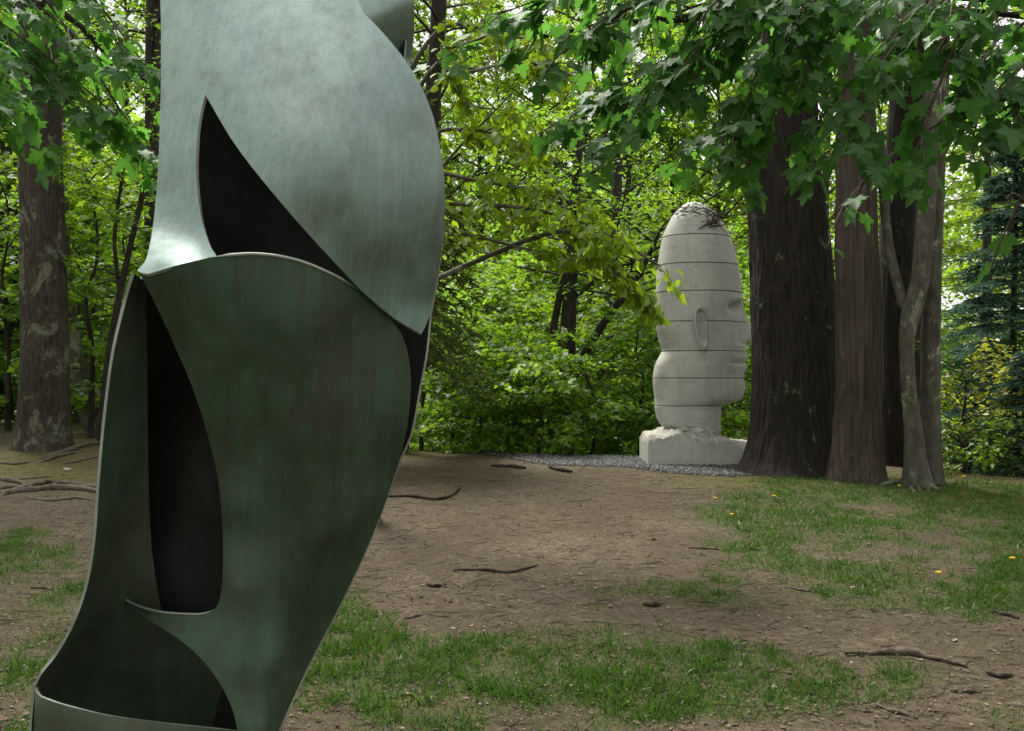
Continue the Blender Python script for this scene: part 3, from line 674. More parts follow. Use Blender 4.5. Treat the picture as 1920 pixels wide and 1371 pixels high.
    for iy in range(nd + 1):
        row = []
        for ix in range(nx + 1):
            px = 1207 + (1420 - 1207) * ix / nx; py = np.interp(px, [t[0] for t in top], [t[1] for t in top])
            f = iy / nd; edge = min(f, 1 - f, ix / nx, 1 - ix / nx)
            z = EYE + (HZ - py) / F * HD + U(-.015, .015) - (.05 if edge == 0 else 0) + .02 * math.sin(f * 9 + ix * .5)
            dy = -.52 + 1.04 * f; ch = .0
            if ix < 4: dy *= (.82 + .045 * ix)
            row.append(bm.verts.new((xw(px) + U(-.008, .008), HD + dy + U(-.01, .01) * (edge == 0), z)))
        grid.append(row)
    for iy in range(nd):
        for ix in range(nx): f_ = bm.faces.new((grid[iy][ix], grid[iy][ix + 1], grid[iy + 1][ix + 1], grid[iy + 1][ix])); f_.material_index = 1
    ringv = grid[0] + [grid[i][-1] for i in range(1, nd + 1)] + list(reversed(grid[-1][:-1])) + [grid[i][0] for i in range(nd - 1, 0, -1)]
    base_z = gz(xw(1300), HD) - .12; prev = ringv
    for lv in range(1, 7):
        cur = []
        for v in ringv:
            z0 = v.co.z - .06 + U(-.012, .012) if lv == 1 else v.co.z - .06; z = z0 if lv == 1 else z0 + (base_z - z0) * (lv - 1) / 5
            qx = xw(1207) if v.co.x < xw(1208.5) else v.co.x; qy = v.co.y
            if abs(abs(qy - HD) - .52) < .03: qy = HD + math.copysign(.52, qy - HD)
            cur.append(bm.verts.new((qx, qy, z)))
        for a in range(len(cur)):
            b = (a + 1) % len(cur); bm.faces.new((prev[b], prev[a], cur[a], cur[b])) if True else None
        prev = cur
    bm.normal_update(); me = bpy.data.meshes.new('base_block'); bm.to_mesh(me); bm.free()
    o = link('base_block', me, [M['marble'], M['rough_marble']], root)
    es = o.modifiers.new('split', 'EDGE_SPLIT'); es.split_angle = math.radians(35)
    o['label'] = 'wide rectangular block with a broken rough top edge'
    # dry twigs caught on the crown of the head
    tb = Tubes()
    for i in range(46):
        px, py = (U(1312, 1345), U(402, 432)) if i < 32 else (U(1270, 1350), U(392, 410))
        w = float(np.interp(py, prof[:, 0], prof[:, 4])); L = float(np.interp(py, prof[:, 0], prof[:, 1])); R = float(np.interp(py, prof[:, 0], prof[:, 2]))
        u = (px - (L + R) / 2) / ((R - L) / 2); yy2 = HD - w * math.sqrt(max(0, 1 - u * u)) - .03
        o_ = Vector((xw(px), yy2, EYE + (HZ - py) / F * HD)); a = U(0, 6.28); v = Vector((math.cos(a), U(-.15, .05), math.sin(a) * .8)) * U(.05, .17)
        tb.add([o_ - v, o_ + Vector((U(-.02, .02), -.02, U(-.02, .02))), o_ + v], [.004, .006, .003], 4)
    tw = link('dry_twigs', tb.mesh('dry_twigs'), M['dark_stick'])
    tag(tw, 'tangle of dry brown pine twigs lying on top of the marble head', 'twigs')
build_head()

# ------------------------------------------------------------------ the big trees of the clearing
def px_path(L):
    """stem from a list of (px, py, width px, distance)"""
    return [at(a, b, d) for a, b, w, d in L], [w / F * d / 2 for a, b, w, d in L]
def big_tree(name, L, label, bark, crown=None, group=None, extra=(), leaf='green_leaf', kind='oval', **kw):
    pts, rad = px_path(L); b = pts[0].copy(); b.z = gz(b.x, b.y); root = empty(name, b, label, 'tree', group)
    link('trunk', trunk_mesh(name, pts, rad, **kw), M[bark], root)
    for (L2, kw2) in extra:
        p2, r2 = px_path(L2); link('limb', trunk_mesh('limb', p2, r2, **kw2), M[bark], root)
    if crown:
        tb, cr = Tubes(), Crown(); limbs_and_leaves(tb, cr, **crown)
        link('bough', tb.mesh(name + '_bough'), M[bark], root)
        c = link('crown', cr.mesh(name + '_crown', kind), M[leaf], root, smooth=False); c['kind'] = 'stuff'
    return root
def upstem(x, y, z0, z1, n=8, lean=(0, 0)): return [(x + lean[0] * i / n, y + lean[1] * i / n, z0 + (z1 - z0) * i / n) for i in range(n + 1)]
OAK = 11.5
big_tree('oak_tree', [(1482, 905, 190, OAK), (1483, 860, 158, OAK), (1486, 780, 148, OAK), (1488, 640, 150, OAK), (1484, 520, 147, OAK), (1476, 410, 140, OAK), (1466, 300, 132, OAK), (1472, 160, 112, OAK), (1476, 0, 96, OAK), (1480, -400, 78, OAK), (1484, -1000, 40, OAK)],
         'massive dark furrowed oak trunk standing right in front of the marble head', 'oak_bark', nu=260, seg=.03, ridge=.05, kr=36, kz=.9, rough=.02, flare=.42, lobes=7, seed=3, fine=.018,
         crown=dict(path=upstem(3.75, OAK, 6.4, 14, lean=(.1, 0)), height0=0, limbs=34, spread=5.2, rlimb=.1, size=.15, nleaf=17, rise=.2, twigs=8, shape='dome'))
CED = 10.5
big_tree('cedar_tree', [(1606, 915, 100, CED), (1606, 880, 90, CED), (1608, 800, 80, CED), (1609, 700, 76, CED), (1607, 500, 77, CED), (1606, 300, 68, CED), (1606, 100, 66, CED), (1607, -300, 50, CED), (1608, -700, 26, CED)],
         'reddish brown cedar trunk with stringy bark, second from the left of the right hand cluster', 'cedar_bark', nu=110, seg=.03, ridge=.045, kr=13, kz=.55, rough=.05, flare=.2, lobes=6, seed=11, fine=.016,
         crown=dict(path=upstem(4.25, CED, 6.4, 10), height0=0, limbs=22, spread=1.7, rlimb=.04, size=.1, nleaf=20, rise=.2, twigs=6, shape='cone'), leaf='pine_needle')
big_tree('shaded_oak_tree', [(1692, 985, 120, 12.6), (1690, 890, 96, 12.6), (1688, 800, 84, 12.6), (1688, 600, 78, 12.6), (1694, 400, 78, 12.6), (1704, 200, 70, 12.6), (1716, 0, 60, 12.6), (1730, -400, 40, 12.6)],
         'dark shaded trunk standing behind the pale forked stem and right of the cedar', 'oak_bark', nu=120, seg=.05, ridge=.04, kr=26, kz=.9, flare=.3, seed=21,
         crown=dict(path=upstem(5.9, 12.6, 6.8, 13), height0=0, limbs=24, spread=4, rlimb=.07, size=.14, nleaf=22, rise=.2, twigs=8, shape='dome'))
MS = 10.05
fm_ = big_tree('forked_maple_tree', [(1721, 925, 54, MS), (1717, 880, 40, MS), (1711, 800, 31, MS), (1703, 720, 26, MS), (1701, 640, 27, MS), (1708, 590, 34, MS), (1724, 530, 32, MS), (1733, 440, 31, MS), (1741, 300, 30, MS), (1752, 130, 28, MS), (1760, 0, 26, MS), (1770, -300, 18, MS)],
         'pale lichen-spotted forked maple stem with bare roots, right of the cedar', 'grey_bark', nu=56, seg=.03, rough=.09, flare=.45, lobes=6, seed=31, fine=.008,
         extra=[([(1742, 905, 46, 10.3), (1743, 820, 38, 10.3), (1744, 700, 34, 10.3), (1748, 500, 33, 10.3), (1756, 300, 31, 10.3), (1764, 100, 30, 10.3), (1772, -200, 22, 10.3)], dict(nu=48, seg=.04, rough=.06, flare=.3, seed=35, fine=.008)),
                ([(1708, 600, 14, MS), (1690, 556, 18, MS + .15), (1670, 480, 17, MS + .35), (1658, 380, 16, MS + .5), (1650, 250, 15, MS + .6)], dict(nu=32, seg=.05, rough=.06, seed=36)),
                ([(1690, 130, 24, 9.4), (1690, 40, 26, 9.4), (1688, -100, 26, 9.4)], dict(nu=24, seg=.05, seed=37)),
                ([(1760, 300, 14, 10.3), (1782, 262, 12, 10.2), (1815, 235, 8, 10)], dict(nu=16, seg=.05, seed=41))],
         crown=dict(path=upstem(5.1, MS, 6.3, 11), height0=0, limbs=24, spread=3.2, rlimb=.05, size=.14, nleaf=13, rise=.2, twigs=7, shape='dome'))
LT = 13.8
lt = big_tree('lichened_tree', [(80, 872, 108, LT), (82, 830, 90, LT), (84, 760, 84, LT), (85, 640, 80, LT), (81, 480, 77, LT), (77, 330, 74, LT), (74, 180, 71, LT), (72, 60, 68, LT), (70, -60, 65, LT), (66, -500, 50, LT)],
         'grey brown trunk with pale green lichen patches, at the left beside bare roots', 'lichen_bark', nu=160, seg=.035, ridge=.03, kr=30, kz=1.6, rough=.04, flare=.3, lobes=6, seed=51, fine=.014,
         crown=dict(path=upstem(-7.7, LT, 7, 14), height0=0, limbs=28, spread=4.6, rlimb=.08, size=.15, nleaf=22, rise=.2, twigs=8, shape='dome'))
# bare roots running over the ground from that tree
def root_run(L, r):
    pts = [on_ground(*p) for p in L]; Q = [np.array(q) for q in spline([tuple(p) for p in pts], 6)]
    for q in Q: q[2] = gz(q[0], q[1]) + r * .45
    n = len(Q); V = Tubes(); r *= .75; Q = [q + np.array((U(-1, 1), U(-1, 1), U(-.3, .2))) * r * .5 - np.array((0, 0, r * 1.2 * (1 - min(1, 4 * min(i, n - 1 - i) / n)))) for i, q in enumerate(Q)]; V.add(Q, [r * (1.1 - .6 * i / n) * U(.85, 1.15) * min(1, .25 + 4 * min(i, n - 1 - i) / n) for i in range(n)], 9); return V.mesh('surface_root')
for L, r in [([(-60, 930), (60, 922), (150, 915), (260, 921)], .05), ([(60, 862), (110, 856), (165, 836), (205, 835), (250, 848)], .07), ([(40, 878), (130, 852), (150, 852)], .04), ([(-30, 895), (20, 905), (60, 912)], .05), ([(-20, 935), (40, 920), (85, 908), (110, 904)], .055), ([(60, 915), (110, 918), (170, 922), (240, 940)], .055),
             ([(90, 905), (140, 910), (190, 912)], .04), ([(-20, 868), (30, 872), (60, 866)], .035), ([(100, 872), (140, 868), (190, 858), (230, 866)], .025), ([(30, 928), (90, 940), (150, 936), (210, 948)], .022), ([(0, 905), (60, 898), (120, 893)], .02), ([(-30, 922), (30, 915), (100, 921)], .035)]:
    link('surface_root', root_run(L, r), M['root_bark'], lt)

for L, r in [([(1712, 900), (1705, 908), (1712, 922), (1728, 934)], .04), ([(1730, 905), (1745, 915), (1762, 922), (1775, 926)], .035), ([(1710, 902), (1690, 906), (1665, 910), (1640, 916)], .05), ([(1718, 905), (1735, 916), (1742, 930)], .03), ([(1716, 900), (1722, 915), (1724, 926)], .035)]:
    link('surface_root', root_run(L, r), M['grey_bark'], fm_)

# ------------------------------------------------------------------ overhanging maples (leaves near enough to pick apart)
MAPLE_PROTO = {}
def leaf_parts(name, root, Ps, Ds, Ns, Ss, Ts, kind, mat, n_part=300, part='foliage'):
    '''the leaves that show largest are objects, the rest one mesh'''
    P, D, Nn, S, T = (np.array(x) for x in (Ps, Ds, Ns, Ss, Ts))
    px, py = CX + P[:, 0] / P[:, 1] * F, HZ - (P[:, 2] - EYE) / P[:, 1] * F
    score = S / P[:, 1] * np.where((px > -40) & (px < 1960) & (py > -40), 1, 0)
    order = np.argsort(-score); first, rest = order[:n_part], order[n_part:]
    if kind not in MAPLE_PROTO:
        L, Tr = leaf_shape(kind); MAPLE_PROTO[kind] = []
        for tn in (.05, .15, .3, .4, .5, .6, .7, .8, .9, 1.0):
            L2 = L.copy(); L2[:, 2] += RNG.normal(0, .025, len(L2)) + U(-.45, .1) * L2[:, 0] ** 2 + U(-.5, .25) * L2[:, 1] ** 2; L2[:, 1] = L2[:, 1] * U(.75, 1.1) + U(-.12, .12) * L2[:, 0] ** 2; tv = np.full(len(L), tn); rad_ = np.hypot(L[:, 0] - .22, L[:, 1]); tv = tv + np.where(rad_ > .4, .3, -.22); tv[0] = tn + .35; me = mesh_np('leaf', L2, Tr, tone=np.clip(tv, 0, 1.2)); me.materials.append(M[mat]); MAPLE_PROTO[kind].append(me)
    inv = Matrix.Translation(root.location).inverted()
    for i in first:
        o = bpy.data.objects.new('leaf', MAPLE_PROTO[kind][int(T[i] * 9.99)]); COL.objects.link(o); o.parent = root
        d = Vector(D[i]).normalized(); b = Vector(Nn[i]).cross(d).normalized(); n = d.cross(b); s = S[i]
        R3 = Matrix((d, b, n)).transposed().to_4x4()
        o.matrix_basis = inv @ Matrix.Translation(Vector(P[i])) @ R3 @ Matrix.Scale(s, 4)
    if len(rest):
        c = link(part, leaf_mesh(name + '_' + part, kind, P[rest], D[rest], Nn[rest], S[rest], T[rest]), M[mat], root, smooth=False); c['kind'] = 'stuff'
def near_maple(name, base, h, label, trunk_lean, twigs, limb_nodes, n_part=300):
    base = Vector(base); root = empty(name, base, label, 'tree')
    tb = Tubes(); tp = spline([tuple(base - Vector((0, 0, .2))), tuple(base + Vector((trunk_lean[0] * .3, trunk_lean[1] * .3, h * .4))), tuple(base + Vector((trunk_lean[0], trunk_lean[1], h)))], 10)
    tb.add(tp, np.interp(np.linspace(0, 1, len(tp)), [0, .1, 1], [.24, .17, .06]), 14)
    nodes = []
    for (t, path, r) in limb_nodes:
        o = tp[int(t * (len(tp) - 1))]; q = spline([tuple(o)] + [tuple(at(*p)) for p in path], 8); tb.add(q, np.linspace(r, r * .3, len(q)), 8); nodes += q
    nodes = np.array(nodes); Ps, Ds, Ns, Ss, Ts = [], [], [], [], []
    def leaves(q, n, size, spread):
        q = np.array(q)
        for i in range(n):
            k = min(.999, U(.18, 1.0)) * (len(q) - 1); a = int(k); p = q[a] + (q[a + 1] - q[a]) * (k - a)
            d = q[a + 1] - q[a]; d = d / (np.linalg.norm(d) + 1e-9); sdv = np.cross(d, (0, 0, 1)) * random.choice((-1, 1))
            dirn = d * .5 + sdv * .7 + np.array((U(-.5, .5), U(-.5, .5), U(-.75, -.05)))
            dirn /= np.linalg.norm(dirn); stalk = U(.03, .09)
            nn = np.array((U(-.4, .4), U(-.75, .1), .8 + U(-.3, .3)))
            pp = p + dirn * stalk + np.array((U(-1, 1), U(-1, 1), U(-.6, .3))) * spread
            Ps.append(pp); Ds.append(dirn); Ns.append(nn); Ss.append(size * U(.65, 1.15)); Ts.append(U(0, 1))
            tb.add([p + (pp - p) * .0, (p + pp) / 2 + np.array((0, 0, .01)), pp], [.0022, .0018, .0016], 3)
    for (a, b, n) in twigs:
        s, e = np.array(at(*a)), np.array(at(*b)); nn = nodes[np.argmin(((nodes - s) ** 2).sum(1))]
        m1 = (s + e) / 2 + np.array((U(-.05, .05), U(-.1, .1), U(.02, .12)))
        q = spline([tuple(nn), tuple(s), tuple(m1), tuple(e)], 8); tb.add(q, np.linspace(.012, .003, len(q)), 5)
        leaves(q[8:], int(n * .85), .125, .07)
        for j in range(5):
            k = 8 + int((len(q) - 9) * (j + 1) / 5.5); o = np.array(q[k]); d = np.array(q[k]) - np.array(q[k - 1]); d /= np.linalg.norm(d)
            sdv = np.cross(d, (0, 0, 1)) * (1 if j % 2 else -1); v = d * .6 + sdv * .8 + np.array((0, 0, -.25)); ln = U(.2, .38)
            w = [o, o + v * ln * .5, o + v * ln + np.array((0, 0, -.04))]; tb.add(w, [.005, .004, .002], 4); leaves(w, int(n * .25) + 1, .115, .05)
    link('trunk', tb.mesh(name + '_trunk'), M['twig_bark'], root)
    leaf_parts(name, root, Ps, Ds, Ns, Ss, Ts, 'maple_fine', 'maple_leaf', n_part)
    return root
near_maple('maple_tree', (4.6, 4.9, gz(4.6, 4.9)), 6.5, 'dark green maple whose low boughs of large lobed leaves hang across the upper right', (-.4, -.1),
    [((1790, -70, 4.8), (1475, 300, 4.2), 30), ((1700, -90, 4.6), (1330, 285, 4.4), 34), ((1640, -80, 4.5), (1010, 250, 4.6), 46), ((1500, -100, 4.3), (1100, 285, 4.5), 40), ((1500, -60, 4.1), (1190, 205, 4.2), 34),
     ((1400, -100, 4.0), (900, 40, 4.2), 34), ((1300, -100, 4.0), (870, 90, 4.4), 22), ((1350, -80, 4.0), (1040, 110, 4.2), 30), ((1450, -80, 4.1), (1240, 130, 4.2), 28), ((1800, -60, 3.9), (1590, 250, 3.8), 28),
     ((1850, -60, 3.9), (1715, 290, 3.7), 26), ((1900, -60, 3.8), (1640, 120, 3.8), 26), ((2000, 0, 3.8), (1775, 200, 3.9), 24), ((2060, 80, 3.8), (1810, 245, 3.9), 24), ((2000, 120, 3.8), (1900, 235, 3.7), 14),
     ((1600, -80, 4.0), (1400, 190, 4.1), 30), ((1560, -60, 4.2), (1400, 310, 4.4), 26), ((1520, -40, 4.2), (1300, 150, 4.2), 26), ((1700, -80, 4.0), (1500, 120, 4.1), 26), ((1640, -60, 4.3), (1350, 240, 4.6), 30), ((1250, -60, 4.3), (1130, 170, 4.6), 22),
     ((1700, -60, 4.4), (1270, 300, 4.7), 24), ((1800, 200, 4.3), (1560, 405, 4.6), 4), ((1960, 390, 3.6), (1895, 415, 3.6), 3)],
    [(.62, [(2050, -60, 4.4), (1800, -130, 4.3), (1600, -140, 4.2), (1350, -150, 4.1)], .05), (.5, [(2080, 60, 4.1), (1990, 20, 3.9), (1900, -60, 3.8)], .03), (.75, [(1900, -250, 4.5), (1600, -220, 4.4), (1300, -160, 4.3)], .04)])
near_maple('young_maple_tree', (-4.4, 4.6, gz(-4.4, 4.6)), 6.0, 'green maple whose drooping leafy bough hangs across the upper left corner', (.2, -.1),
    [((-140, -40, 4.6), (150, 210, 4.5), 30), ((-100, 40, 4.2), (50, 215, 4.0), 24), ((60, -100, 4.5), (285, 140, 4.6), 26), ((-60, 0, 4.6), (240, 235, 4.8), 30), ((40, -60, 4.7), (285, 300, 5.0), 22), ((-100, 100, 4.4), (20, 200, 4.2), 16), ((-60, -60, 4.6), (200, 120, 4.7), 22)],
    [(.6, [(-200, -30, 4.5), (-80, -60, 4.6), (60, -130, 4.6)], .035)], 170)

# ------------------------------------------------------------------ woods behind
def gp(px, d): x = (px - CX) / F * d; return (x, d, gz(x, d))
# mid-distance beech whose limbs reach out to the right of the bronze
be_b = gp(690, 8.2); be = empty('beech_tree', be_b, 'beech with fresh yellow green leaves on long level limbs reaching toward the marble head', 'tree')
tb, cr = Tubes(), Crown(); bp = spline([(be_b[0], be_b[1], be_b[2] - .2), (be_b[0] + .05, be_b[1], 2), (be_b[0] + .1, be_b[1] + .1, 4), (be_b[0], be_b[1], 7.5)], 8)
tb.add(bp, np.interp(np.linspace(0, 1, len(bp)), [0, .1, 1], [.13, .1, .04]), 10)
for (f, L, n) in [(.42, [(760, 395, 8.1), (900, 385, 7.6), (1010, 395, 7.3), (1120, 430, 7.0), (1240, 500, 6.8)], 12), (.5, [(780, 330, 8), (900, 340, 7.6), (1010, 360, 7.4), (1090, 385, 7.2)], 7), (.56, [(800, 260, 8), (900, 245, 7.7), (980, 270, 7.5)], 6), (.62, [(800, 180, 8.1), (900, 130, 7.8), (1010, 120, 7.6), (1120, 160, 7.5)], 6),
                  (.45, [(780, 420, 8), (880, 440, 7.7), (1000, 470, 7.4), (1090, 480, 7.2)], 7), (.7, [(820, 60, 8.2), (930, 60, 8), (1040, 90, 7.8)], 6), (.4, [(1020, 440, 7.4), (1110, 470, 7.0), (1190, 540, 6.9)], 9), (.66, [(820, 120, 8.2), (870, 190, 8), (960, 210, 7.8)], 6), (.48, [(790, 380, 8), (840, 300, 7.8), (960, 175, 7.6)], 0)]:
    o = bp[int(f * (len(bp) - 1))]; q = spline([tuple(o)] + [tuple(at(*p)) for p in L], 6); tb.add(q, np.linspace(.028, .006, len(q)), 6)
    for j in range(n * 2):
        k = int(len(q) * U(.3, .98)); o2 = np.array(q[k]); d = np.array(q[min(k + 1, len(q) - 1)]) - np.array(q[k - 1]); d /= np.linalg.norm(d) + 1e-9
        v = d * .7 + np.cross(d, (0, 0, 1)) * random.choice((-1, 1)) * U(.3, .9) + np.array((0, 0, U(-.35, .15))); ln = U(.25, .5)
        w = [o2, o2 + v * ln * .5, o2 + v * ln + np.array((0, 0, -.06))]; tb.add(w, [.005, .004, .002], 3); cr.twig(w, 17, .1, .035, .5, .5, tone=U(.35, .8))
limbs_and_leaves(tb, cr, bp, .75, 10, 1.6, .03, .1, 12)
link('trunk', tb.mesh('beech_trunk'), M['grey_bark'], be); leaf_parts('beech', be, np.concatenate(cr.P), np.concatenate(cr.D), np.concatenate(cr.N), np.concatenate(cr.S), np.concatenate(cr.T), 'oval', 'beech_leaf', 300, 'crown')

# named trees
def stem_tree(name, L, label, bark, leaf, kind, crown, stems=(), group=None):
    pts, rad = px_path(L); b = pts[0].copy(); b.z = gz(b.x, b.y); root = empty(name, b, label, 'tree', group); tb, cr = Tubes(), Crown()
    pts = [Vector((b.x, b.y, b.z - .2))] + pts; rad = [rad[0] * 1.2] + rad
    q = spline([(*p, r) for p, r in zip([tuple(p) for p in pts], rad)], 8); q = np.array(q); tb.add(q[:, :3], q[:, 3], 12)
    for S in stems:
        p2, r2 = px_path(S); q2 = np.array(spline([(*p, r) for p, r in zip([tuple(p) for p in p2], r2)], 8)); tb.add(q2[:, :3], q2[:, 3], 10)
        if crown: limbs_and_leaves(tb, cr, q2[:, :3], **dict(crown, limbs=max(4, crown['limbs'] // 2)))
    if crown: limbs_and_leaves(tb, cr, q[:, :3], **crown)
    link('trunk', tb.mesh(name + '_trunk'), M[bark], root)
    if crown: c = link('crown', cr.mesh(name + '_crown', kind), M[leaf], root, smooth=False); c['kind'] = 'stuff'
    return root
stem_tree('ash_tree', [(1052, 760, 46, 17), (1058, 700, 40, 17), (1066, 600, 30, 17), (1072, 500, 24, 17), (1078, 380, 20, 17), (1088, 240, 16, 17), (1100, 60, 12, 17), (1105, -150, 8, 17)],
          'grey tree with several bare stems spreading from a mossy base, between bronze and marble head', 'dark_bark', 'green_leaf', 'oval',
          dict(height0=.55, limbs=22, spread=2.6, rlimb=.03, size=.11, nleaf=13, rise=.15, twigs=6, shape='flat'),
          stems=[[(1048, 720, 20, 17), (1035, 640, 15, 17), (1052, 540, 14, 17), (1060, 460, 12, 17.2), (1040, 300, 9, 17.4)], [(1075, 705, 20, 17), (1110, 640, 16, 16.9), (1150, 580, 15, 16.8), (1195, 520, 12, 16.7), (1240, 430, 8, 16.6)], [(1072, 560, 10, 17), (1110, 530, 8, 16.8), (1130, 500, 5, 16.7)]])
stem_tree('pole_tree', [(735, 850, 42, 14.5), (775, 500, 36, 14.5), (804, 250, 32, 14.5), (818, 100, 30, 14.5), (823, 0, 29, 14.5), (835, -300, 20, 14.5)],
          'straight dark trunk rising just right of the top of the bronze', 'dark_bark', 'pine_needle', 'oval', dict(height0=.6, limbs=16, spread=2.2, rlimb=.03, size=.1, nleaf=12, rise=.1, twigs=6, shape='flat'))
stem_tree('straight_tree', [(286, 800, 42, 18), (287, 400, 32, 18), (288, 100, 30, 18), (289, 0, 29, 18), (290, -300, 20, 18)],
          'straight dark trunk half hidden behind the left edge of the bronze', 'dark_bark', 'green_leaf', 'oval', dict(height0=.6, limbs=18, spread=3, rlimb=.04, size=.12, nleaf=13, rise=.15, twigs=6, shape='flat'))
stem_tree('leaning_sapling', [(192, 820, 20, 14.5), (200, 700, 14, 14.5), (215, 600, 12, 14.5), (240, 480, 11, 14.5), (268, 360, 10, 14.5), (285, 260, 9, 14.5), (310, 100, 6, 14.5)],
          'thin leaning sapling between the lichened trunk and the bronze', 'dark_bark', 'green_leaf', 'oval', dict(height0=.5, limbs=16, spread=1.3, rlimb=.014, size=.1, nleaf=12, rise=.2, twigs=5, shape='flat'),
          stems=[[(225, 560, 8, 14.5), (215, 440, 7, 14.6), (235, 300, 5, 14.6)]])
stem_tree('slanting_tree', [(205, 850, 60, 16.5), (170, 760, 50, 16.5), (140, 690, 42, 16.5), (118, 520, 34, 16.5), (112, 300, 26, 16.5), (105, 0, 20, 16.5)],
          'grey slanting trunk leaning out behind the lichened trunk', 'grey_bark', 'green_leaf', 'oval', dict(height0=.65, limbs=14, spread=2, rlimb=.03, size=.11, nleaf=12, rise=.2, twigs=6, shape='flat'))
stem_tree('far_dark_tree', [(1152, 720, 30, 22), (1152, 640, 26, 22), (1154, 500, 22, 22), (1158, 300, 18, 22), (1160, 0, 12, 22)],
          'short visible dark trunk in the sunlit leaves just left of the marble head', 'dark_bark', 'bright_leaf', 'oval', dict(height0=.5, limbs=24, spread=3, rlimb=.03, size=.13, nleaf=13, rise=.2, twigs=6, shape='flat'))
stem_tree('corner_tree', [(4, 830, 34, 23), (6, 400, 30, 23), (8, 100, 28, 23), (10, 0, 27, 23), (12, -300, 22, 23)],
          'dim trunk at the very left edge behind the lichened trunk', 'dark_bark', 'green_leaf', 'oval', dict(height0=.62, limbs=18, spread=3, rlimb=.04, size=.12, nleaf=13, rise=.15, twigs=6, shape='flat'))

# conifers
def conifer(name, base, h, spread, label, needle, sag=.3, layers=26, r0=.1, nl=.07, dens=70, bare=.05, az=None, tone=.5, kind='quadn'):
    base = Vector(base); root = empty(name, base, label, 'tree'); tb, cr = Tubes(), Crown()
    sp = [(base.x, base.y, base.z - .2), (base.x, base.y, base.z + h * .5), (base.x + U(-.1, .1), base.y, base.z + h)]; q = spline(sp, 10); tb.add(q, np.linspace(r0, .015, len(q)), 8)
    for i in range(layers):
        f = bare + (1 - bare) * (i + U(0, .8)) / layers; o = np.array(q[min(int(f * (len(q) - 1)), len(q) - 1)]); o[2] = base.z + f * h
        for b in range(6):
            a = U(0, 6.28) if az is None else U(*az); Ln = spread * (1.05 - f) * U(.75, 1.1) + .12
            v = np.array((math.cos(a), math.sin(a), 0)); pts = [o + v * Ln * t + np.array((0, 0, (.22 * t - sag * 1.5 * t * t) * Ln)) for t in np.linspace(0, 1, 5)]
            tb.add(pts, np.linspace(.016, .004, 5), 3); tn = tone + U(-.2, .2)
            for s_ in range(9):
                t = .2 + .8 * s_ / 9; k = t * 4; ia = min(int(k), 3); o2 = pts[ia] + (pts[ia + 1] - pts[ia]) * (k - ia)
                sd_ = np.cross(v, (0, 0, 1)) * (1 if s_ % 2 else -1); tl = Ln * .32 * (1.2 - t) + .06
                e = o2 + (v * .6 + sd_) * tl + np.array((0, 0, -sag * tl * .9)); cr.twig([o2, (o2 + e) / 2, e], int(dens / 9), nl, .012, .6, .1, tone=tn)
    link('trunk', tb.mesh(name + '_trunk'), M['dark_bark'], root); c = link('crown', cr.mesh(name + '_crown', kind), M[needle], root, smooth=False); c['kind'] = 'stuff'
    return root
_ls = leaf_shape
def leaf_shape(kind):
    if kind == 'quadw': return np.array([(0, .17, 0), (0, -.17, 0), (1, -.1, -.05), (1, .1, -.05)], float), np.array([(0, 1, 2), (0, 2, 3)])
    if kind == 'quadn':
        return np.array([(0, .08, 0), (0, -.08, 0), (1, -.04, -.05), (1, .04, -.05)], float), np.array([(0, 1, 2), (0, 2, 3)])
    return _ls(kind)
conifer('blue_spruce', gp(1900, 13.8), 6.6, 1.9, 'blue green spruce with layered boughs at the right edge', 'spruce_needle', .3, 34, .09, .13, 210, .02)
conifer('small_spruce', gp(1935, 11.6), 1.9, 1.0, 'low dark young spruce at the right edge below the yellow green bush', 'spruce_needle', .25, 16, .04, .11, 110, .02)
conifer('hemlock', gp(715, 12.6), 7.0, 2.6, 'hemlock with dull olive drooping sprays just right of the bronze', 'hemlock_needle', .55, 30, .08, .11, 150, .26, kind='quadw')
conifer('tall_pine', gp(1850, 17), 13, 3.6, 'tall thin pine with bare dark twigs against the bright sky at right', 'pine_needle', .2, 22, .16, .13, 60, .3, tone=.4)

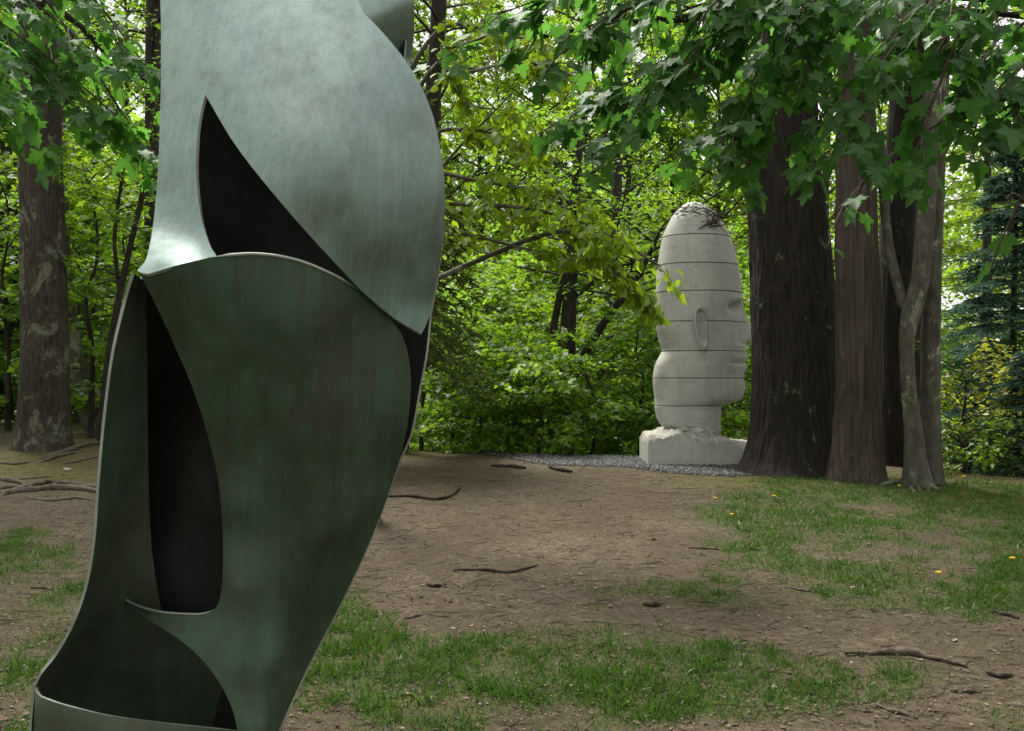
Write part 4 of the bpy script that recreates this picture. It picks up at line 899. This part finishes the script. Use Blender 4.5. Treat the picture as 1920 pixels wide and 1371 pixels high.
# understory bushes and saplings, each its own thing
def sapling(name, px, d, h, spread, label, leaf='green_leaf', kind='maple', size=.12, limbs=22, nleaf=12, cat='sapling', base_dz=0, **kw):
    b = gp(px, d); return grow(name, b, h, .03 + h * .006, label, cat, None, leaf=leaf, kind=kind, size=size, crown_from=.12, limbs=limbs, spread=spread, nleaf=nleaf, twigs=6, shape='flat', rise=.12, droop=.25, **kw)
for a in [('maple_sapling', 850, 15.6, 2.9, 1.5, 'low green maple sapling behind the crest, just right of the bronze'),
          ('maple_sapling', 960, 16.0, 2.6, 1.5, 'bushy maple sapling left of the many-stemmed grey tree', 'bright_leaf'),
          ('maple_sapling', 1110, 15.2, 1.9, 1.4, 'layered maple sapling in front of the many-stemmed grey tree', 'green_leaf'),
          ('maple_sapling', 1200, 15.4, 2.7, 1.0, 'spreading maple sapling touching the back of the marble head', 'green_leaf'),
          ('maple_sapling', 1300, 16.2, 3.6, 1.6, 'sapling seen under the chin of the marble head', 'green_leaf'),
          ('maple_sapling', 1010, 14.8, 1.5, 1.3, 'low green seedling clump at the edge of the gravel', 'bright_leaf'),
          ('maple_sapling', 900, 14.9, 1.3, 1.2, 'low bright seedling clump at the crest below the hemlock', 'bright_leaf'),
          ('maple_sapling', 170, 15.6, 5.0, 1.2, 'tall sunlit sapling rising between the lichened trunk and the leaning sapling', 'bright_leaf', 'maple', .15),
          ('maple_sapling', 15, 16.6, 4.5, 1.3, 'sunlit sapling at the left edge in front of the dim corner trunk', 'bright_leaf', 'maple', .15),
          ('maple_sapling', 930, 18.2, 3.8, 1.8, 'sunlit sapling behind the bushy one left of the many-stemmed grey tree', 'bright_leaf'),
          ('maple_sapling', 1130, 18.6, 4.0, 1.7, 'sunlit sapling behind the right stems of the many-stemmed grey tree', 'bright_leaf'),
          ('maple_sapling', 240, 17.5, 4.6, 1.7, 'bright maple sapling between the lichened trunk and the bronze', 'bright_leaf'),
          ('maple_sapling', 150, 19.5, 4.2, 1.8, 'green maple sapling behind the slanting grey trunk', 'green_leaf'),
          ('maple_sapling', 20, 20.5, 4.4, 1.8, 'bright sapling at the left edge behind the lichened trunk', 'bright_leaf'),
          ('maple_sapling', -60, 18.5, 3.2, 1.6, 'dark bush at the left border near pale stones', 'deep_leaf'),
          ('maple_sapling', 1800, 14.5, 2.9, 1.2, 'green sapling just right of the forked maple', 'green_leaf'),
          ('maple_sapling', 790, 17.5, 4.2, 1.6, 'sunlit sapling peeping past the right edge of the bronze', 'bright_leaf')]:
    sapling(*a)
sapling('yellow_bush', 1815, 12.3, 1.75, 1.0, 'yellow green bush in front of the spruce at the right', 'yellow_leaf', 'oval', .09, 18, 9, 'bush')
sapling('yellow_bush', 1915, 12.0, 1.75, .9, 'second yellow green bush at the right picture edge', 'yellow_leaf', 'oval', .09, 16, 9, 'bush')
sapling('fern_bush', 1810, 11.4, .55, .8, 'low bright green ground bush on the slope right of the forked maple', 'bright_leaf', 'oval', .07, 16, 10, 'bush')

# taller wood trees: a few built, then copied
W = 'trees of the woods behind the clearing'
kinds = [grow('maple_wood_tree', gp(930, 33), 18, .17, 'tall maple in the sunlit woods, filling the gap between the bronze and the many-stemmed tree', leaf='bright_leaf', size=.17, kind='maple', crown_from=.12, limbs=62, spread=3.8, nleaf=15, twigs=8, group=W),
         grow('birch_wood_tree', gp(1260, 32), 18, .16, 'tall leafy wood tree rising directly behind the marble head', leaf='green_leaf', size=.17, kind='oval', crown_from=.1, limbs=64, spread=3.2, nleaf=15, twigs=8, group=W),
         grow('oak_wood_tree', gp(180, 33), 17.5, .18, 'tall wood tree with yellow green leaves behind the slanting grey trunk', leaf='beech_leaf', size=.17, kind='oval', crown_from=.12, limbs=62, spread=3.6, nleaf=15, twigs=8, group=W)]
FAR = 'tall leafy tree half lost among others deep in the woods'
spots = [(60, 31, 'wood tree with light leaves behind the lichened trunk'), (330, 30, 'wood tree behind the left edge of the bronze'), (520, 33, FAR), (700, 31, FAR), (820, 30, 'wood tree seen just right of the bronze, behind the straight dark trunk'),
         (1010, 31, 'wood tree behind the left stems of the many-stemmed grey tree'), (1100, 34, 'wood tree behind the right stems of the many-stemmed grey tree'), (1180, 30, FAR), (1345, 31, 'wood tree showing between the marble head and the big oak'),
         (1450, 34, FAR), (1550, 29, 'wood tree showing in the slit between the big oak and the cedar'), (1680, 33, FAR), (-60, 31, 'wood tree at the left border of the picture'), (420, 35, FAR), (-250, 34, FAR), (620, 38, FAR), (900, 38, FAR), (1280, 39, FAR), (1650, 38, FAR), (1050, 41, FAR), (760, 42, FAR), (240, 34, FAR), (120, 39, FAR), (310, 42, FAR), (2030, 36, FAR), (1900, 44, FAR), (20, 44, FAR), (560, 46, FAR), (860, 45, FAR), (960, 47, FAR), (1150, 44, FAR), (1250, 48, FAR), (1360, 44, FAR), (-150, 42, FAR),]
for i, (px, d, lb) in enumerate(spots): dup(kinds[(i * 2 + i // 3) % 3], gp(px, d), U(0, 6.28), U(.9, 1.15), lb)
mid = [grow('maple_pole', gp(870, 20.5), 5.5, .06, 'young pole-sized maple in the sun behind the hemlock sprays', leaf='bright_leaf', size=.15, kind='maple', crown_from=.08, limbs=46, spread=2.0, nleaf=13, twigs=7, shape='flat', rise=.12, droop=.25, group=W),
       grow('beech_pole', gp(1225, 20), 5.2, .06, 'young beech in the sun right behind the nape of the marble head', leaf='beech_leaf', size=.14, kind='oval', crown_from=.06, limbs=46, spread=2.0, nleaf=14, twigs=7, shape='flat', rise=.12, droop=.25, group=W)]
MID = 'young leafy tree of the sunny wood edge, crowded among its like'
for i, (px, d, sc, lb) in enumerate([(1000, 22, 1.1, MID), (1120, 21, 1.0, MID), (1330, 19, .9, 'young tree under the chin of the marble head'), (1420, 22, 1.1, MID), (1560, 21, 1.2, MID), (1790, 19, .7, 'young tree in the gap right of the forked maple'), (930, 25, 1.35, MID), (1070, 26, 1.4, MID), (1200, 25, 1.4, MID),
    (20, 22, 1.3, 'young tree left of the lichened trunk'), (150, 23, 1.35, 'young tree in the gap between the lichened trunk and the bronze'), (250, 21, 1.2, 'young tree against the left edge of the bronze'), (-80, 23, 1.4, MID), (780, 23, 1.3, MID), (1300, 27, 1.5, MID), (1690, 22, 1.1, MID), (90, 27, 1.5, MID),  (830, 27, 1.5, MID), (1000, 28, 1.6, MID)]):
    dup(mid[(i + i // 2) % 2], gp(px, d), U(0, 6.28), sc, lb)
for i, (x, y, sc) in enumerate([(-15, 17, 1.2), (-17, 12, 1.4), (-13, 22, 1.5), (-19, 24, 1.7), (-16, 7, 1.2), (15, 17, 1.3), (17, 12, 1.4), (14, 23, 1.5), (19, 20, 1.6), (12.5, 19, 1.2)]):
    dup(mid[i % 2], (x, y, gz(x, y)), U(0, 6.28), sc, 'leafy tree closing the side of the clearing')
for i, (x, y) in enumerate([(-9, -10), (-4.5, -12), (0, -13), (4.5, -12), (9, -10), (13, -5), (-13, -5), (-7, -17), (2.5, -18), (-14, 1), (8, -17), (14.5, .5)]): dup(kinds[i % 3], (x, y, gz(x, y)), U(0, 6.28), U(.8, 1), 'unseen grove tree out of view, added to darken the bronze')  # trees out of view, added to darken the bronze's lower and right faces
def far_woods():
    n = 140000; ang = RNG.uniform(-.9, .9, n); d = RNG.uniform(42, 60, n); x = np.tan(ang) * d
    top = 5.5 + 6 * fbm2(x * .14, d * .05, 77, 3) * 1.0
    cl = RNG.integers(0, 1400, n); cx_, cd = RNG.uniform(-1.15, 1.15, 1400), RNG.uniform(42, 60, 1400); cz = RNG.random(1400) ** .8
    X = cx_[cl] * cd[cl] + RNG.normal(0, .8, n); Yd = cd[cl] + RNG.normal(0, .8, n)
    T = 7.5 + 13 * fbm2(X * .14, Yd * .05, 77, 3); Z = -2.8 + (cz[cl]) * (T + 2.8) + RNG.normal(0, .55, n)
    tone = np.clip(.5 + (RNG.random(1400)[cl] - .5) * .7 + RNG.normal(0, .2, n), 0, 1)
    D = RNG.normal(0, 1, (n, 3)); Nn = RNG.normal(0, .5, (n, 3)); Nn[:, 2] += .6
    o = link('far_woods', leaf_mesh('far_woods', 'quad', np.stack([X, Yd, Z], 1), D, Nn, RNG.uniform(.2, .42, n), tone), M['bright_leaf'], smooth=False)
    tag(o, 'hazy green mass of distant woods closing the view', 'woods', kind='stuff')
far_woods()

# ------------------------------------------------------------------ ground cover
def scatter(n, x0, x1, y0, y1, near=True):
    y = y0 + (y1 - y0) * RNG.random(n) ** (1.3 if near else 1); x = RNG.uniform(-1, 1, n) * (.66 * y + .3) if x0 is None else RNG.uniform(x0, x1, n)
    return x, y
def build_grass():
    x, y = scatter(420000, None, None, 3.2, 13.2); m = grass_mask(x, y)
    tuft = sstep(.4, .7, fbm2(x * 7, y * 7, 61, 2)); keep = RNG.random(len(x)) < m ** .8 * (.36 + .8 * tuft)
    x, y, m = x[keep], y[keep], m[keep]; n = len(x); z = terrain(x, y) - .004
    D = np.stack([RNG.normal(0, .55, n), RNG.normal(0, .55, n), np.full(n, 1.0)], 1); Nn = RNG.normal(0, 1, (n, 3)); Nn[:, 2] *= .2
    S = RNG.uniform(.016, .055, n) * (.5 + .8 * m)
    lng = RNG.random(n) < .02; S[lng] *= 1.8
    o = link('grass', leaf_mesh('grass', 'blade', np.stack([x, y, z], 1), D, Nn, S), M['grass'], smooth=False); tag(o, 'short patchy grass growing on the bare soil', 'grass', kind='stuff')
    print('grass', n)
build_grass()
def build_weeds():
    x, y = scatter(2600, None, None, 3.3, 11); m = grass_mask(x, y); k = RNG.random(len(x)) < m * sstep(.5, .7, fbm2(x * 3, y * 3, 71, 3)) + .01; x, y = x[k], y[k]
    P, D, Nn, S = [], [], [], []
    for a, b in zip(x, y):
        q = random.randint(3, 7); t0 = U(0, 6.28); s0 = U(.012, .03); z = gz(a, b) + .008
        for i in range(q):
            t = t0 + i * 6.28 / q + U(-.3, .3); P.append((a, b, z)); D.append((math.cos(t), math.sin(t), U(.15, .7))); Nn.append((U(-.2, .2), U(-.2, .2), 1)); S.append(s0 * U(.7, 1.2))
    o = link('weeds', leaf_mesh('weeds', 'oval', P, D, Nn, S), M['weed'], smooth=False); tag(o, 'small broad-leaved weeds and clover among the thin grass', 'weeds', kind='stuff')
build_weeds()
def build_litter():
    x, y = scatter(76000, None, None, 3.2, 16.5); k = RNG.random(len(x)) < .22 + .6 * sstep(.5, .75, fbm2(x * 2.3, y * 3.5, 91, 4)); x, y = x[k], y[k]; n = len(x); print('litter', n); z = terrain(x, y) + .006
    D = RNG.normal(0, 1, (n, 3)); D[:, 2] *= .15; Nn = RNG.normal(0, .3, (n, 3)); Nn[:, 2] += 1; S = RNG.uniform(.006, .03, n) * np.where(RNG.random(n) < .05, 1.9, 1)
    o = link('leaf_litter', leaf_mesh('leaf_litter', 'chip', np.stack([x, y, z], 1), D, Nn, S, RNG.random(n) ** 1.3), M['litter'], smooth=False); tag(o, 'scattered dry leaf bits and wood chips on the soil', 'leaf litter', kind='stuff')
    tb = Tubes()
    for i in range(2600):
        yy = 3.4 + 12 * random.random() ** 1.3; xx = U(-.64, .64) * yy; a = random.gauss(0, .8); ln = U(.015, .08) * random.choice((1, 1, 1.6)); v = np.array((math.cos(a), math.sin(a), 0)) * ln
        p = [np.array((xx, yy, 0)) - v, np.array((xx, yy, 0)) + np.array((U(-.01, .01), U(-.01, .01), 0)), np.array((xx, yy, 0)) + v]
        for q in p: q[2] = gz(q[0], q[1]) + .006
        tb.add(p, [.0018, .0028, .0012], 3)
    o = link('twig_litter', tb.mesh('twig_litter'), M['stick']); tag(o, 'tiny broken twigs strewn over the bare soil', 'twig litter', kind='stuff')
build_litter()
def build_gravel():
    x = RNG.uniform(-1.4, 4.2, 26000); y = RNG.uniform(11, 14.4, 26000); k = RNG.random(26000) < gravel_mask(x, y); x, y = x[k], y[k]; n = len(x); z = terrain(x, y) + .005
    L = np.array([(1, 0, 0), (0, 1, 0), (-1, 0, 0), (0, -1, 0), (0, 0, .75), (0, 0, -.75)], float); T = np.array([(0, 1, 4), (1, 2, 4), (2, 3, 4), (3, 0, 4), (1, 0, 5), (2, 1, 5), (3, 2, 5), (0, 3, 5)])
    a = RNG.uniform(0, 6.28, n); s = RNG.uniform(.012, .034, n); jit = RNG.uniform(.6, 1.3, (n, 6, 1)); Q = L[None] * jit * s[:, None, None]
    c_, s_ = np.cos(a)[:, None], np.sin(a)[:, None]; V = np.stack([Q[:, :, 0] * c_ - Q[:, :, 1] * s_, Q[:, :, 0] * s_ + Q[:, :, 1] * c_, Q[:, :, 2]], -1) + np.stack([x, y, z], 1)[:, None]
    Fc = (np.arange(n) * 6)[:, None, None] + T[None]; o = link('gravel', mesh_np('gravel', V.reshape(-1, 3), Fc.reshape(-1, 3), tone=np.repeat(RNG.random(n), 6)), M['gravel'], smooth=False)
    tag(o, 'grey crushed stone spread around the marble head', 'gravel', kind='stuff')
build_gravel()
def stick(L, r, label, mat='stick', knob=None):
    pts = [on_ground(*p) for p in L]; Q = [np.array(q) for q in spline([tuple(p) for p in pts], 6)]; n = len(Q); b = Vector(Q[n // 2])
    for i, q in enumerate(Q): q[2] = gz(q[0], q[1]) + r * .8 + .004 * math.sin(i)
    rr = [r * U(.8, 1.15) * (1 if knob is None else 1 + .7 * math.exp(-((i / n - knob) / .14) ** 2)) * (.45 + .55 * math.sin(math.pi * (.08 + .84 * i / n))) for i in range(n)]
    tb = Tubes(); tb.add(Q, rr, 7); o = link('fallen_stick', tb.mesh('fallen_stick'), M[mat]); tag(o, label, 'stick', 'sticks lying on the soil'); return o
ST = [([(1585, 1231), (1640, 1229), (1700, 1228), (1745, 1237), (1812, 1252)], .016, 'longest thick crooked stick on the bare soil at the lower right', 'stick', .5),
      ([(1205, 1137), (1222, 1138), (1238, 1137)], .016, 'short dark chunk of bark in the middle of the bare path', 'dark_stick', None),
      ([(1850, 1268), (1875, 1272), (1896, 1271)], .013, 'stubby stick near the right edge, right of the long crooked stick', 'dark_stick', None),
      ([(1782, 1300), (1810, 1300), (1838, 1300)], .008, 'thin straight twig below the stubby right hand stick', 'stick', None),
      ([(850, 1072), (900, 1071), (960, 1074), (1008, 1062)], .011, 'long curved dark twig on the path right of the bronze', 'dark_stick', None),
      ([(700, 934), (760, 932), (820, 938), (848, 930), (862, 918)], .018, 'bent root-like stick near the crest beside the bronze', 'dark_stick', None),
      ([(920, 876), (955, 877), (985, 880)], .03, 'dark low branch lying at the edge of the gravel', 'dark_stick', None),
      ([(1030, 879), (1050, 884), (1072, 887)], .03, 'dark short branch at the gravel edge nearer the marble head', 'dark_stick', None),
      ([(1290, 1029), (1330, 1031), (1362, 1035)], .009, 'pale straight twig at the left margin of the right hand grass', 'stick', None),
      ([(1390, 1031), (1408, 1031), (1424, 1034)], .011, 'dark twig beside the pale straight twig near the grass', 'dark_stick', None),
      ([(1640, 1326), (1670, 1338), (1715, 1347)], .009, 'slanting twig at the bottom edge on the right', 'stick', None),
      ([(1855, 1150), (1885, 1155), (1910, 1163)], .012, 'dark twig at the right edge above the long crooked stick', 'dark_stick', None),
      ([(1335, 1228), (1345, 1235), (1358, 1240)], .01, 'small dark twig left of the long crooked stick', 'dark_stick', None),
      ([(1480, 1104), (1500, 1108), (1518, 1112)], .009, 'small grey twig between path and right hand grass', 'stick', None),
      ([(758, 1163), (775, 1159), (790, 1155)], .01, 'pale broken twig above the lush grass beside the bronze', 'stick', None),
      ([(58, 1103), (80, 1105), (98, 1108)], .009, 'brown twig in the left hand grass', 'stick', None),
      ([(800, 1100), (815, 1102), (828, 1101)], .013, 'dark stub of wood on the path beside the bronze', 'dark_stick', None)]
for a in ST: stick(*a)
def dandelion(px, py, label):
    b = on_ground(px, py + 6); root = empty('dandelion', b, label, 'flower', 'dandelions in the grass'); tb = Tubes(); tb.add([b, b + Vector((.004, 0, .03)), b + Vector((.006, .002, .06))], [.003, .0025, .0025], 5); link('stem', tb.mesh('stem'), M['flower_stem'], root)
    n = 26; P = np.tile(np.array(b + Vector((.006, .002, .06))), (n, 1)); a = np.linspace(0, 6.28 * 3, n); D = np.stack([np.cos(a), np.sin(a), np.linspace(.9, .1, n)], 1); Nn = np.tile((0, 0, 1.), (n, 1)) + RNG.normal(0, .1, (n, 3))
    link('flower_head', leaf_mesh('flower_head', 'quad', P, D, Nn, np.full(n, .026)), M['petal'], root, smooth=False)
for px, py, l in [(1340, 940, 'yellow dandelion alone in the thin grass left of the oak roots'), (1450, 936, 'yellow dandelion in front of the oak trunk'), (1685, 916, 'yellow dandelion at the foot of the forked maple, between it and the cedar'), (1806, 898, 'yellow dandelion right of the forked maple'),
                 (1370, 972, 'pale dandelion lowest of those left of the oak'), (1897, 1057, 'yellow dandelion in the right hand grass at the picture edge'), (1758, 1086, 'small dandelion in the middle of the right hand grass')]: dandelion(px, py, l)
def stone(px, py, s, label):
    b = on_ground(px, py); bm = bmesh.new(); bmesh.ops.create_icosphere(bm, subdivisions=2, radius=1)
    for v in bm.verts: v.co = Vector((v.co.x * s * 1.3, v.co.y * s, v.co.z * s * .6)) * U(.82, 1.15)
    me = bpy.data.meshes.new('stone'); bm.to_mesh(me); bm.free(); o = link('stone', me, M['stone'], smooth=False); o.location = b; tag(o, label, 'stone')
stone(126, 881, .045, 'small pale stone on the moss near the lichened trunk'); stone(15, 792, .12, 'pale stone at the left edge behind the lichened trunk'); stone(38, 794, .09, 'flat stone close to the lichened trunk, right of the paler one')
stone(769, 838, .09, 'pale upright stone at the crest against the right edge of the bronze'); stone(1620, 1228, .02, 'little pink pebble near the tip of the long crooked stick')
